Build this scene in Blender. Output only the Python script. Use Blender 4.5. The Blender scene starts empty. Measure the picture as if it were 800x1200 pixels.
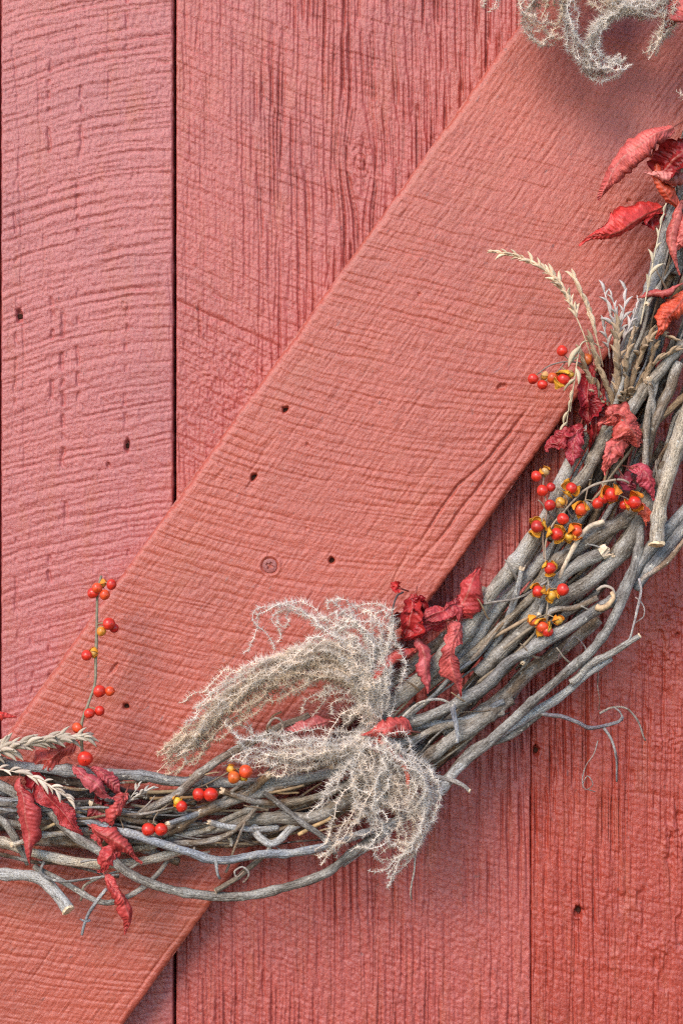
import bpy, math, random
import numpy as np
from mathutils import Vector

# ------------------------------------------------------------------ camera, sky, sun, exposure
S = 0.0005            # metres per unit of the layout grid
DIST = 1800.0         # camera distance in layout units (0.9 m)
ZC = 0.95             # height of the picture centre above the ground
sc = bpy.context.scene
COL = sc.collection
cam_d = bpy.data.cameras.new("camera")
cam = bpy.data.objects.new("camera", cam_d)
COL.objects.link(cam)
cam.location = (0, -DIST * S, ZC)
cam.rotation_euler = (math.radians(90), 0, 0)
cam_d.sensor_fit = 'VERTICAL'
cam_d.sensor_height = 36
cam_d.sensor_width = 24
cam_d.lens = 18 / (600 / DIST)
cam_d.clip_start = 0.01
cam_d.clip_end = 200
sc.camera = cam

SUN_EL, SUN_AZ = math.radians(36), math.radians(208)
world = bpy.data.worlds.new("World")
sc.world = world
world.use_nodes = True
wn = world.node_tree
sky = wn.nodes.new('ShaderNodeTexSky')
sky.sky_type = 'NISHITA'
sky.sun_disc = False
sky.sun_elevation = SUN_EL
sky.sun_rotation = SUN_AZ
sky.air_density = 1.0
sky.dust_density = 0.3
sky.ozone_density = 3.0
bg = wn.nodes['Background']
bg.inputs['Strength'].default_value = 0.115
wn.links.new(sky.outputs[0], bg.inputs[0])

sun_d = bpy.data.lights.new("sun", 'SUN')
sun_d.energy = 1.4
sun_d.angle = math.radians(28)
sun_d.color = (1.0, 0.85, 0.68)
sun = bpy.data.objects.new("sun", sun_d)
COL.objects.link(sun)
sv = Vector((math.sin(SUN_AZ) * math.cos(SUN_EL), math.cos(SUN_AZ) * math.cos(SUN_EL), math.sin(SUN_EL)))
sun.rotation_euler = (-sv).to_track_quat('-Z', 'Y').to_euler()
sun.location = sv * 5

sc.view_settings.view_transform = 'Standard'
sc.view_settings.look = 'None'
sc.view_settings.gamma = 1
sc.view_settings.exposure = 1.36
sc.cycles.filter_width = 1.2
sc.cycles.use_denoising = False      # keeps the fine grain of the boards

# ------------------------------------------------------------------ helpers
rng = np.random.default_rng(7)
random.seed(7)


def W(p):
    """layout (x right, y down, d out from the boards) seen from the front -> world"""
    p = np.asarray(p, float).reshape(-1, 3)
    k = (DIST - p[:, 2]) / DIST
    return np.stack([(p[:, 0] - 400) * k * S, -p[:, 2] * S, (600 - p[:, 1]) * k * S + ZC], 1)


def hsh(ix, iy, seed):
    ix = ix.astype(np.int64).astype(np.uint32)
    iy = iy.astype(np.int64).astype(np.uint32)
    h = ix * np.uint32(374761393) + iy * np.uint32(668265263) + np.uint32((seed * 2246822519 + 3266489917) & 0xffffffff)
    h ^= h >> np.uint32(13)
    h *= np.uint32(1274126177)
    h ^= h >> np.uint32(16)
    h *= np.uint32(2246822519)
    h ^= h >> np.uint32(15)
    return h.astype(np.float64) / 4294967295.0 * 2 - 1


def vn(x, y, seed=0):
    x = np.asarray(x, float); y = np.asarray(y, float)
    x, y = np.broadcast_arrays(x, y)
    ix = np.floor(x); iy = np.floor(y)
    fx = x - ix; fy = y - iy
    fx = fx * fx * fx * (fx * (fx * 6 - 15) + 10)
    fy = fy * fy * fy * (fy * (fy * 6 - 15) + 10)
    a = hsh(ix, iy, seed); b = hsh(ix + 1, iy, seed)
    c = hsh(ix, iy + 1, seed); d = hsh(ix + 1, iy + 1, seed)
    return (a + (b - a) * fx) * (1 - fy) + (c + (d - c) * fx) * fy


def fbm(x, y, seed=0, o=3):
    s = 0; a = 1.0; t = 0
    for k in range(o):
        s = s + a * vn(x * 2 ** k, y * 2 ** k, seed + 17 * k); t += a; a *= 0.5
    return s / t


def sstep(a, b, x):
    t = np.clip((x - a) / (b - a), 0, 1)
    return t * t * (3 - 2 * t)


def mesh_np(name, verts, quads=None, tris=None, smooth=True):
    me = bpy.data.meshes.new(name)
    verts = np.ascontiguousarray(verts, dtype=np.float32)
    loops = []; totals = []
    if quads is not None and len(quads):
        q = np.asarray(quads, np.int32); loops.append(q.ravel()); totals.append(np.full(len(q), 4, np.int32))
    if tris is not None and len(tris):
        t = np.asarray(tris, np.int32); loops.append(t.ravel()); totals.append(np.full(len(t), 3, np.int32))
    loops = np.concatenate(loops); totals = np.concatenate(totals)
    starts = np.concatenate([[0], np.cumsum(totals)[:-1]]).astype(np.int32)
    me.vertices.add(len(verts)); me.vertices.foreach_set('co', verts.ravel())
    me.loops.add(len(loops)); me.loops.foreach_set('vertex_index', loops)
    me.polygons.add(len(totals))
    me.polygons.foreach_set('loop_start', starts)
    me.polygons.foreach_set('loop_total', totals)
    me.polygons.foreach_set('use_smooth', np.full(len(totals), smooth))
    me.update(calc_edges=True)
    return me


def link(name, data, parent=None, color=None, mats=None):
    o = bpy.data.objects.new(name, data)
    COL.objects.link(o)
    if parent is not None:
        o.parent = parent
    if color is not None:
        o.color = (*color, 1)
    if mats is not None and data is not None and not data.materials:
        for m in (mats if isinstance(mats, (list, tuple)) else [mats]):
            data.materials.append(m)
    return o


def tag(o, label, cat, group=None, kind=None):
    o['label'] = label; o['category'] = cat
    if group: o['group'] = group
    if kind: o['kind'] = kind
    return o


def thing(name, label, cat, at, group=None):
    o = bpy.data.objects.new(name, None)
    COL.objects.link(o)
    o.empty_display_size = 0.01
    o.location = W(at)[0]
    return tag(o, label, cat, group)


def loc(parent, world_pts):
    return world_pts - np.array(parent.location)


def spline(pts, step=4.0):
    p = np.asarray(pts, float)
    if len(p) == 2:
        n = max(2, int(np.linalg.norm(p[1] - p[0]) / step) + 1)
        return p[0] + (p[1] - p[0]) * np.linspace(0, 1, n)[:, None]
    q = np.vstack([2 * p[0] - p[1], p, 2 * p[-1] - p[-2]])
    out = []
    for i in range(len(p) - 1):
        a, b, c, d = q[i], q[i + 1], q[i + 2], q[i + 3]
        n = max(2, int(np.linalg.norm(c - b) / step) + 1)
        t = np.linspace(0, 1, n, endpoint=False)[:, None]
        out.append(0.5 * ((2 * b) + (-a + c) * t + (2 * a - 5 * b + 4 * c - d) * t ** 2 + (-a + 3 * b - 3 * c + d) * t ** 3))
    out.append(p[-1:])
    return np.vstack(out)


def frames(c):
    t = np.gradient(c, axis=0)
    t /= np.linalg.norm(t, axis=1)[:, None] + 1e-9
    v = np.tile([0, 0, 1.0], (len(c), 1))
    nrm = v - (v * t).sum(1)[:, None] * t
    bad = np.linalg.norm(nrm, axis=1) < 0.15
    nrm[bad] = np.array([0, 1.0, 0]) - t[bad, 1][:, None] * t[bad]
    nrm /= np.linalg.norm(nrm, axis=1)[:, None]
    return t, nrm, np.cross(t, nrm)


# ------------------------------------------------------------------ materials
def new_mat(name):
    m = bpy.data.materials.new(name)
    m.use_nodes = True
    nt = m.node_tree
    return m, nt, nt.nodes['Principled BSDF']


def node(nt, typ, **kw):
    n = nt.nodes.new(typ)
    for k, v in kw.items():
        if k in n.inputs: n.inputs[k].default_value = v
        else: setattr(n, k, v)
    return n


def noise(nt, vec, scale, detail=3, rough=0.55):
    n = nt.nodes.new('ShaderNodeTexNoise')
    n.inputs['Scale'].default_value = scale
    n.inputs['Detail'].default_value = detail
    n.inputs['Roughness'].default_value = rough
    if vec is not None: nt.links.new(vec, n.inputs['Vector'])
    return n.outputs['Fac']


def ramp(nt, fac, stops):
    r = nt.nodes.new('ShaderNodeValToRGB')
    els = r.color_ramp.elements
    while len(els) < len(stops): els.new(0.5)
    for e, (p, c) in zip(els, stops):
        e.position = p; e.color = (*c, 1) if len(c) == 3 else c
    nt.links.new(fac, r.inputs[0])
    return r.outputs[0]


def mix(nt, fac, a, b, mode='MIX'):
    m = nt.nodes.new('ShaderNodeMix')
    m.data_type = 'RGBA'; m.blend_type = mode
    for sock, v in ((m.inputs[0], fac), (m.inputs[6], a), (m.inputs[7], b)):
        if hasattr(v, 'links'): nt.links.new(v, sock)
        elif isinstance(v, (tuple, list)): sock.default_value = (*v, 1) if len(v) == 3 else v
        else: sock.default_value = v
    return m.outputs[2]


def bump(nt, h, dist, strength=1.0, prev=None):
    b = nt.nodes.new('ShaderNodeBump')
    b.inputs['Distance'].default_value = dist
    b.inputs['Strength'].default_value = strength
    nt.links.new(h, b.inputs['Height'])
    if prev is not None: nt.links.new(prev, b.inputs['Normal'])
    return b.outputs[0]


def mapping(nt, vec, scale=(1, 1, 1), rot=(0, 0, 0)):
    m = nt.nodes.new('ShaderNodeMapping')
    m.inputs['Scale'].default_value = scale
    m.inputs['Rotation'].default_value = rot
    nt.links.new(vec, m.inputs['Vector'])
    return m.outputs[0]


def paint_material(name, rot):
    """old red barn paint over rough-sawn wood; rot turns the grain in the plane of the wall"""
    m, nt, p = new_mat(name)
    tc = nt.nodes.new('ShaderNodeTexCoord').outputs['Object']
    big = noise(nt, tc, 14, 4)
    gv = mapping(nt, mapping(nt, tc, (1, 1, 1), (0, rot, 0)), (900, 900, 60))
    grain = noise(nt, gv, 1.0, 3)
    fine = noise(nt, mapping(nt, mapping(nt, tc, (1, 1, 1), (0, rot, 0)), (1.15, 1, 0.75)), 480, 4, 0.6)
    micro = noise(nt, tc, 1100, 5, 0.75)
    oi = nt.nodes.new('ShaderNodeObjectInfo').outputs['Color']
    c = ramp(nt, big, [(0.25, (0.86, 0.90, 0.95)), (0.5, (1, 1, 1)), (0.78, (1.07, 1.06, 1.0))])
    c2 = mix(nt, 1.0, oi, c, 'MULTIPLY')
    c3 = mix(nt, 1.0, c2, ramp(nt, fine, [(0.3, (0.90, 0.88, 0.90)), (0.6, (1.04, 1.04, 1.04))]), 'MULTIPLY')
    thin = noise(nt, mapping(nt, mapping(nt, tc, (1, 1, 1), (0, rot, 0)), (70, 70, 16)), 1.0, 4, 0.6)
    c3 = mix(nt, ramp(nt, thin, [(0.52, (0, 0, 0)), (0.72, (0.55, 0.55, 0.55))]), c3, (0.40, 0.09, 0.045))
    pit = noise(nt, mapping(nt, mapping(nt, tc, (1, 1, 1), (0, rot, 0)), (420, 420, 150)), 1.0, 2, 0.5)
    c3 = mix(nt, ramp(nt, pit, [(0.70, (0, 0, 0)), (0.76, (0.7, 0.7, 0.7))]), c3, (0.17, 0.05, 0.045))
    c3 = mix(nt, 1.0, c3, ramp(nt, noise(nt, tc, 1000, 3, 0.75), [(0.30, (0.74, 0.70, 0.72)), (0.5, (1.0, 1.0, 1.0)), (0.70, (1.13, 1.2, 1.2))]), 'MULTIPLY')
    c4 = mix(nt, 1.0, c3, ramp(nt, grain, [(0.28, (0.80, 0.76, 0.80)), (0.45, (1, 1, 1))]), 'MULTIPLY')
    nt.links.new(c4, p.inputs['Base Color'])
    p.inputs['Roughness'].default_value = 0.38
    p.inputs['Specular IOR Level'].default_value = 0.8
    b = bump(nt, grain, 0.00022)
    b = bump(nt, fine, 0.00042 if rot == 0 else 0.00024, 1.0, b)
    b = bump(nt, micro, 0.00035, 1.0, b)
    nt.links.new(b, p.inputs['Normal'])
    return m


BR_ANG = math.atan2(0.724, 1.0)
M_PLANK = paint_material('red_barn_paint', 0.0)
M_BRACE = paint_material('red_barn_paint_brace', -BR_ANG)


def simple(name, rough=0.6, spec=0.4, vary=0.25, scale=300, bumpd=0.0002, trans=0.0):
    m, nt, p = new_mat(name)
    tc = nt.nodes.new('ShaderNodeTexCoord').outputs['Object']
    oi = nt.nodes.new('ShaderNodeObjectInfo').outputs['Color']
    n = noise(nt, tc, scale, 4)
    lo = 1 - vary; hi = 1 + vary
    c = mix(nt, 1.0, oi, ramp(nt, n, [(0.3, (lo, lo, lo)), (0.7, (hi, hi, hi))]), 'MULTIPLY')
    nt.links.new(c, p.inputs['Base Color'])
    p.inputs['Roughness'].default_value = rough
    p.inputs['Specular IOR Level'].default_value = spec
    if bumpd:
        nt.links.new(bump(nt, n, bumpd), p.inputs['Normal'])
    return m


def bark_material():
    m, nt, p = new_mat('weathered_bark')
    uv = nt.nodes.new('ShaderNodeTexCoord').outputs['UV']
    info = nt.nodes.new('ShaderNodeObjectInfo')
    off = nt.nodes.new('ShaderNodeVectorMath'); off.operation = 'ADD'
    sc3 = nt.nodes.new('ShaderNodeVectorMath'); sc3.operation = 'SCALE'
    cmb = nt.nodes.new('ShaderNodeCombineXYZ')
    for k in range(3): nt.links.new(info.outputs['Random'], cmb.inputs[k])
    nt.links.new(cmb.outputs[0], sc3.inputs[0]); sc3.inputs['Scale'].default_value = 37.0
    nt.links.new(uv, off.inputs[0]); nt.links.new(sc3.outputs[0], off.inputs[1])
    v = off.outputs[0]
    patch = noise(nt, mapping(nt, v, (5, 2.6, 5)), 1, 4, 0.6)
    streak = noise(nt, mapping(nt, v, (42, 4, 9)), 1, 4, 0.6)
    speck = noise(nt, mapping(nt, v, (16, 12, 12)), 1, 3, 0.6)
    fine = noise(nt, mapping(nt, v, (60, 40, 60)), 1, 3, 0.65)
    base = info.outputs['Color']
    c = mix(nt, 1.0, base, ramp(nt, streak, [(0.32, (0.38, 0.33, 0.29)), (0.48, (0.92, 0.92, 0.92)), (0.7, (1.35, 1.35, 1.35))]), 'MULTIPLY')
    pf = ramp(nt, patch, [(0.46, (0, 0, 0)), (0.62, (0.6, 0.6, 0.6))])
    c = mix(nt, pf, c, (0.54, 0.51, 0.47))
    bf = ramp(nt, patch, [(0.30, (0.6, 0.6, 0.6)), (0.42, (0, 0, 0))])
    c = mix(nt, bf, c, (0.13, 0.09, 0.06))
    sf = ramp(nt, speck, [(0.62, (0, 0, 0)), (0.68, (0.85, 0.85, 0.85))])
    c = mix(nt, sf, c, (0.64, 0.60, 0.52))
    c = mix(nt, 1.0, c, ramp(nt, fine, [(0.3, (0.55, 0.52, 0.5)), (0.65, (1.25, 1.25, 1.25))]), 'MULTIPLY')
    nt.links.new(c, p.inputs['Base Color'])
    p.inputs['Roughness'].default_value = 0.75
    p.inputs['Specular IOR Level'].default_value = 0.3
    b = bump(nt, streak, 0.0014)
    b = bump(nt, fine, 0.0008, 1.0, b)
    b = bump(nt, speck, 0.0006, 1.0, b)
    nt.links.new(b, p.inputs['Normal'])
    return m


def leaf_material(name, dark):
    m, nt, p = new_mat(name)
    uv = nt.nodes.new('ShaderNodeTexCoord').outputs['UV']
    info = nt.nodes.new('ShaderNodeObjectInfo')
    tc = nt.nodes.new('ShaderNodeTexCoord').outputs['Object']
    n = noise(nt, tc, 120, 4, 0.6)
    n2 = noise(nt, tc, 700, 3, 0.6)
    c = info.outputs['Color']
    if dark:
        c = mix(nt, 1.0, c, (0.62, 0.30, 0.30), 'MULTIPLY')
    c = mix(nt, 1.0, c, ramp(nt, n, [(0.24, (0.30, 0.22, 0.2)), (0.36, (0.7, 0.55, 0.55)), (0.52, (1, 1, 1)), (0.78, (1.15, 1.35, 1.25))]), 'MULTIPLY')
    sep = nt.nodes.new('ShaderNodeSeparateXYZ'); nt.links.new(uv, sep.inputs[0])
    # midrib: pale thin line where u is 0.5
    d = nt.nodes.new('ShaderNodeMath'); d.operation = 'SUBTRACT'; nt.links.new(sep.outputs[0], d.inputs[0]); d.inputs[1].default_value = 0.5
    a = nt.nodes.new('ShaderNodeMath'); a.operation = 'ABSOLUTE'; nt.links.new(d.outputs[0], a.inputs[0])
    rf = ramp(nt, a.outputs[0], [(0.015, (0.55, 0.55, 0.55)), (0.05, (0, 0, 0))])
    c = mix(nt, rf, c, (0.45, 0.14, 0.10))
    c = mix(nt, 1.0, c, ramp(nt, n2, [(0.3, (0.78, 0.7, 0.7)), (0.65, (1.15, 1.2, 1.2))]), 'MULTIPLY')
    nt.links.new(c, p.inputs['Base Color'])
    p.inputs['Roughness'].default_value = 0.42
    p.inputs['Specular IOR Level'].default_value = 0.5
    nt.links.new(bump(nt, n2, 0.0003), p.inputs['Normal'])
    tr = nt.nodes.new('ShaderNodeBsdfTranslucent'); mx = nt.nodes.new('ShaderNodeMixShader')
    nt.links.new(c, tr.inputs['Color']); mx.inputs[0].default_value = 0.18
    nt.links.new(p.outputs[0], mx.inputs[1]); nt.links.new(tr.outputs[0], mx.inputs[2])
    nt.links.new(mx.outputs[0], nt.nodes['Material Output'].inputs['Surface'])
    return m


M_BARK = bark_material()
M_LEAF = leaf_material('dry_leaf_upper', False)
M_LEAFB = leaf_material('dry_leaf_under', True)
M_STRAW = simple('dry_straw', 0.65, 0.3, 0.3, 500, 0.0002)
M_HAIR = simple('plume_hair', 0.6, 0.3, 0.22, 160, 0)
_nt = M_HAIR.node_tree                       # light passes through the thin hairs
_pb = _nt.nodes['Principled BSDF']; _tr = _nt.nodes.new('ShaderNodeBsdfTranslucent'); _mx = _nt.nodes.new('ShaderNodeMixShader')
_nt.links.new(_pb.inputs['Base Color'].links[0].from_socket, _tr.inputs['Color'])
_mx.inputs[0].default_value = 0.25
_nt.links.new(_pb.outputs[0], _mx.inputs[1]); _nt.links.new(_tr.outputs[0], _mx.inputs[2])
_nt.links.new(_mx.outputs[0], [n for n in _nt.nodes if n.type == 'OUTPUT_MATERIAL'][0].inputs['Surface'])
M_BERRY = simple('berry_skin', 0.30, 0.5, 0.3, 1.4, 0)
M_TIP = simple('berry_tip', 0.7, 0.2, 0.1, 300, 0)
M_HUSK = simple('berry_husk', 0.45, 0.4, 0.2, 350, 0.0002)
M_CUT = simple('cut_wood', 0.8, 0.2, 0.35, 450, 0.0004)
M_NAIL = simple('rusty_nail', 0.9, 0.1, 0.4, 900, 0.0002)
M_LIGHT_BLOCK = simple('light_block_dark', 0.9, 0.2, 0.3, 60, 0.0005)

# ------------------------------------------------------------------ the wall
wall = thing('barn_wall', 'red painted wall of rough sawn upright boards with a wide diagonal brace', 'wall', (400, 1900, 0))


def axis(lo, hi, a, b, fine, coarse):
    """fine steps inside [a,b], coarse outside, ends exactly at lo and hi"""
    parts = []
    a2, b2 = max(lo, a), min(hi, b)
    if a2 >= b2:
        return np.linspace(lo, hi, max(2, int((hi - lo) / coarse) + 1))
    if lo < a2: parts.append(np.linspace(lo, a2, max(2, int((a2 - lo) / coarse) + 1))[:-1])
    parts.append(np.linspace(a2, b2, int((b2 - a2) / fine) + 1))
    if hi > b2: parts.append(np.linspace(b2, hi, max(2, int((hi - b2) / coarse) + 1))[1:])
    return np.concatenate(parts)


def crack(X, Y, pts, w, depth, seed=0):
    """depth field of a wandering split running through pts"""
    out = np.zeros_like(X)
    p = np.asarray(pts, float)
    x0, y0 = p.min(0) - 12; x1, y1 = p.max(0) + 12
    m = (X > x0) & (X < x1) & (Y > y0) & (Y < y1)
    if not m.any(): return out
    x = X[m] + 1.6 * vn(Y[m] / 23, X[m] / 60, seed + 5); y = Y[m]
    best = np.full(x.shape, 1e9); tt = np.zeros_like(x)
    L = 0; segs = np.linalg.norm(np.diff(p, axis=0), axis=1); tot = segs.sum()
    for i in range(len(p) - 1):
        a = p[i]; dvec = p[i + 1] - a
        t = np.clip(((x - a[0]) * dvec[0] + (y - a[1]) * dvec[1]) / (dvec @ dvec), 0, 1)
        dd = np.hypot(x - a[0] - t * dvec[0], y - a[1] - t * dvec[1])
        k = dd < best
        best[k] = dd[k]; tt[k] = (L + t[k] * segs[i]) / tot
        L += segs[i]
    taper = np.clip(np.minimum(tt, 1 - tt) * 6, 0, 1) * (0.65 + 0.35 * vn(tt * tot / 22, tt * 0 + seed, seed))
    out[m] = depth * taper * np.exp(-(best / w) ** 2)
    return out


def hole(X, Y, x, y, rx, ry, depth, ang=0.0):
    c, s = math.cos(ang), math.sin(ang)
    u = (X - x) * c + (Y - y) * s; v = -(X - x) * s + (Y - y) * c
    r = np.sqrt((u / rx) ** 2 + (v / ry) ** 2) * (1 + 0.25 * vn(X / 3, Y / 3, int(x)))
    return depth * (1 - sstep(0.6, 1.15, r))


def saw(ph, X, Y, sp, seed):
    """blade marks: ridges and sharp furrows of uneven spacing and strength"""
    ph = ph + 4 * vn(X / 120, Y / 100, seed + 1) + 1.0 * vn(X / 15, Y / 15, seed + 2)
    z = np.zeros_like(ph)
    m1 = 0.55 + 0.45 * vn(X / 75, Y / 38, seed + 3)
    h = 0.30 * vn(ph / (sp * 0.6), z + 0.5, seed + 4) * m1
    h = h + 0.30 * np.sin(2 * math.pi * ph / (sp * 0.85) + 2.0 * vn(ph / 60, X / 200, seed + 19)) * m1
    h = h + 0.32 * vn(ph / (sp * 0.22), X / 120, seed + 6) * m1
    h = h + 0.30 * vn(ph / (sp * 0.11), X / 40, seed + 16)
    h = h - 1.2 * vlines(ph, X, sp * 0.9, 70, seed + 7, 1.0)
    h = h - 0.7 * vlines(ph, X, sp * 0.5, 34, seed + 27, 0.8)
    return h


def vgrain(X, Y, sp, ln, seed, lo=0.25, hi=0.8):
    xs = X + 2.5 * vn(X / 60, Y / 150, seed + 9)
    g = vn(xs / sp, Y / ln, seed)
    return sstep(lo, hi, g)


def rough(X, Y, seed):
    """torn fibres under paint: short ragged flakes, sharper than plain noise"""
    a = fbm(X / 6.5, Y / 7.5, seed, 3)
    r = 1 - 2.2 * np.abs(vn(X / 5.0 + 0.6 * a, Y / 6.5, seed + 41))
    return 0.42 * a + 0.16 * r + 0.5 * vn(X / 2.4, Y / 2.9, seed + 40) + 0.32 * vn(X / 1.3, Y / 1.9, seed + 42)


def vlines(X, Y, sp, ln, seed, w=1.05):
    """drying cracks along the grain: thin separate lines that come and go"""
    xs = X + 3.0 * vn(X / 70, Y / 160, seed + 9) + 0.8 * vn(X / 9, Y / 25, seed + 10)
    out = np.zeros_like(X)
    for o in (0, 1):
        cell = np.floor(xs / sp + 0.5 * o)
        ctr = (cell + 0.5 - 0.5 * o + 0.32 * hsh(cell, cell * 0 + o, seed)) * sp
        st = sstep(-0.05, 0.45, vn(cell * 7.37 + o * 31, Y / ln, seed + 2))
        out = np.maximum(out, st * np.exp(-((xs - ctr) / w) ** 2))
    return out


def ell(X, Y, x, y, rx, ry):
    return np.exp(-(((X - x) / rx) ** 2 + ((Y - y) / ry) ** 2))


def h_narrow(X, Y):            # the board left of the first open joint
    f = (X - 290) ** 2 / (2 * 900.0)
    h = 1.15 * saw(Y - f, X, Y, 15, 11)
    h += 0.8 * rough(X, Y, 12)
    for cx, wd, st in ((38, 1.2, .7), (60, 1.5, 1.0), (76, 1.6, 1.1), (92, 1.4, .9), (128, 1.2, .5), (150, 1.3, .8), (20, 1.0, .8)):
        line = cx + 4 * vn(Y / 130, Y * 0 + cx, 31) + 1.4 * vn(Y / 12, Y * 0, int(cx))
        beads = sstep(-0.1, 0.5, vn(Y / 8, Y * 0 + cx, 33)) * sstep(-0.35, 0.3, vn(Y / 140, Y * 0 + cx * 3, 34))
        h -= 2.6 * st * np.exp(-((X - line) / (wd * 1.3)) ** 2) * beads
    h -= crack(X, Y, [(12, -20), (22, 150), (27, 400), (30, 600)], 0.8, 2.0, 3)
    h -= crack(X, Y, [(40, 0), (48, 180), (52, 330)], 0.8, 1.6, 4)
    h -= crack(X, Y, [(195, 300), (200, 360), (199, 420)], 0.9, 2.2, 5)
    h -= hole(X, Y, 23, 370, 3.6, 8, 7) + hole(X, Y, 149, 522, 3.2, 8, 8, 0.15)
    h -= hole(X, Y, 127, 545, 2.5, 4, 4)
    return h


def h_wide(X, Y):              # the broad board behind the brace
    f = -(X - 900) ** 2 / (2 * 1500.0)
    up = 1 - sstep(640, 760, Y)
    # knot at (422,190): bend the grain round it
    dx, dy = X - 422, (Y - 190) * 0.62
    r = np.hypot(dx, dy) + 1e-6
    Xk = X - np.sign(dx) * 13 * np.exp(-(r / 26) ** 2) * np.minimum(1, np.abs(dx) / 5)
    h = 0.8 * saw(Y - f, X, Y, 17, 51) * (1 - 0.4 * sstep(430, 560, X) * up) * (0.45 + 0.55 * up)
    patch = ell(X, Y, 265, 450, 75, 75)
    low = sstep(1010, 1110, Y + 25 * vn(X / 60, Y / 60, 77))
    h += (0.75 + 1.3 * patch + 0.35 * low) * rough(X, Y, 52)
    gm_up = up * (0.35 + 0.75 * sstep(260, 360, X) + 0.4 * sstep(480, 560, X)) * (1 - 0.85 * patch)
    gm_dn = (1 - up) * (1.25 - 0.55 * low)
    gm = (gm_up + gm_dn) * (0.75 + 0.45 * vn(X / 45, Y / 150, 53))
    h -= 2.0 * gm * vgrain(Xk, Y, 3.4, 60, 54, 0.2, 0.7)
    h -= 1.2 * gm * vgrain(Xk, Y, 4.6, 120, 55, 0.42, 0.7)
    h -= 4.6 * np.minimum(gm, 1.15) * vlines(Xk, Y, 10, 80, 56) + 2.2 * np.minimum(gm, 1.0) * vlines(Xk, Y, 6.5, 55, 156, 0.85)
    ring = np.abs(((r / 6.0) % 1.0) - 0.5) * 2
    h -= 2.4 * np.exp(-(r / 15) ** 2) * sstep(0.55, 0.95, ring) - 1.0 * np.exp(-(r / 12) ** 2)
    for pts, w, d in (([(333, -20), (329, 150), (323, 330), (321, 430)], 1.0, 3.0),
                      ([(352, -20), (348, 120), (345, 260)], 0.9, 2.4), ([(232, 15), (229, 60)], 0.9, 2.4),
                      ([(233, 350), (234, 398)], 1.2, 3.2), ([(245, 370), (244, 396)], 1.0, 2.4),
                      ([(412, 110), (405, 170), (409, 220), (418, 270)], 1.0, 3.0), ([(436, 120), (442, 180), (436, 240)], 1.0, 2.8),
                      ([(390, 200), (388, 300), (380, 345)], 1.0, 2.4), ([(208, 470), (211, 540), (212, 575)], 0.9, 3.0),
                      ([(576, -20), (572, 40), (566, 90)], 1.2, 3.0), ([(520, -20), (516, 120)], 1.0, 2.6), ([(487, -20), (484, 150)], 1.0, 2.4),
                      ([(309, 1000), (310, 1090), (308, 1190)], 1.0, 3.0), ([(274, 1040), (275, 1130)], 1.0, 2.2),
                      ([(404, 930), (402, 1080)], 1.0, 2.2), ([(546, 900), (549, 1000)], 1.0, 2.4), ([(600, 930), (601, 1180)], 0.9, 2.0)):
        h -= crack(X, Y, pts, w, d, int(pts[0][0]))
    h -= 1.8 * np.exp(-((Y - 352 - 0.45 * (X - 206)) / 2.2) ** 2) * (X < 330) * (X > 206) * up
    return h


def h_right(X, Y):             # the board right of the tight joint
    f = -(X - 1100) ** 2 / (2 * 1700.0)
    h = 0.45 * saw(Y - f, X, Y, 17, 71)
    right = sstep(690, 760, X + 20 * vn(X / 40, Y / 60, 70))
    low = sstep(930, 1060, Y)
    h += (0.75 + 0.2 * low) * rough(X, Y, 72)
    gm = (1.3 - 0.7 * right) * (1.0 - 0.35 * low) * (0.75 + 0.45 * vn(X / 40, Y / 140, 73))
    h -= 2.2 * gm * vgrain(X, Y, 3.2, 60, 74, 0.2, 0.7)
    h -= 1.2 * gm * vgrain(X, Y, 4.8, 120, 75, 0.40, 0.68)
    h -= 5.0 * np.minimum(gm, 1.15) * vlines(X, Y, 9.5, 80, 79) + 2.4 * np.minimum(gm, 1.0) * vlines(X, Y, 6.5, 55, 179, 0.85)
    for cx, cy, rx, ry in ((782, 725, 26, 60), (772, 770, 30, 14), (786, 870, 22, 24), (775, 1110, 20, 12), (716, 1125, 10, 8), (790, 980, 20, 30)):
        h += 2.6 * ell(X, Y, cx, cy, rx, ry) * (0.5 + rough(X, Y, 76))
    h -= 2.2 * sstep(0.5, 0.8, vn(X / 6.5, Y / 24, 78)) * right
    for pts, w, d in (([(626, 880), (627, 1050), (625, 1215)], 0.9, 2.2), ([(650, 890), (651, 1000)], 1.0, 2.8), ([(672, 895), (673, 960)], 1.0, 2.6),
                      ([(636, 700), (637, 800)], 1.1, 3.2), ([(776, 770), (779, 870), (783, 1010)], 1.0, 2.6), ([(785, 690), (796, 745)], 1.2, 3.0),
                      ([(782, 950), (786, 1080), (784, 1190)], 1.0, 2.2), ([(790, 930), (796, 985)], 1.2, 2.8)):
        h -= crack(X, Y, pts, w, d, int(pts[0][0]))
    h -= hole(X, Y, 678, 1069, 6, 7, 9) + hole(X, Y, 677, 1084, 5, 9, 3) + hole(X, Y, 793, 744, 3, 4, 6)
    h += 1.2 * ell(X, Y, 677, 1092, 6, 7)
    h -= hole(X, Y, 628, 880, 4.5, 7, 9)
    return h


def h_plain(seed):
    def fn(X, Y):
        f = -(X - 900) ** 2 / (2 * 1500.0)
        return 0.8 * saw(Y - f, X, Y, 16, seed) + 0.6 * rough(X, Y, seed + 1) - 1.8 * vgrain(X, Y, 4.5, 90, seed + 2, 0.2, 0.8)
    return fn


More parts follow.
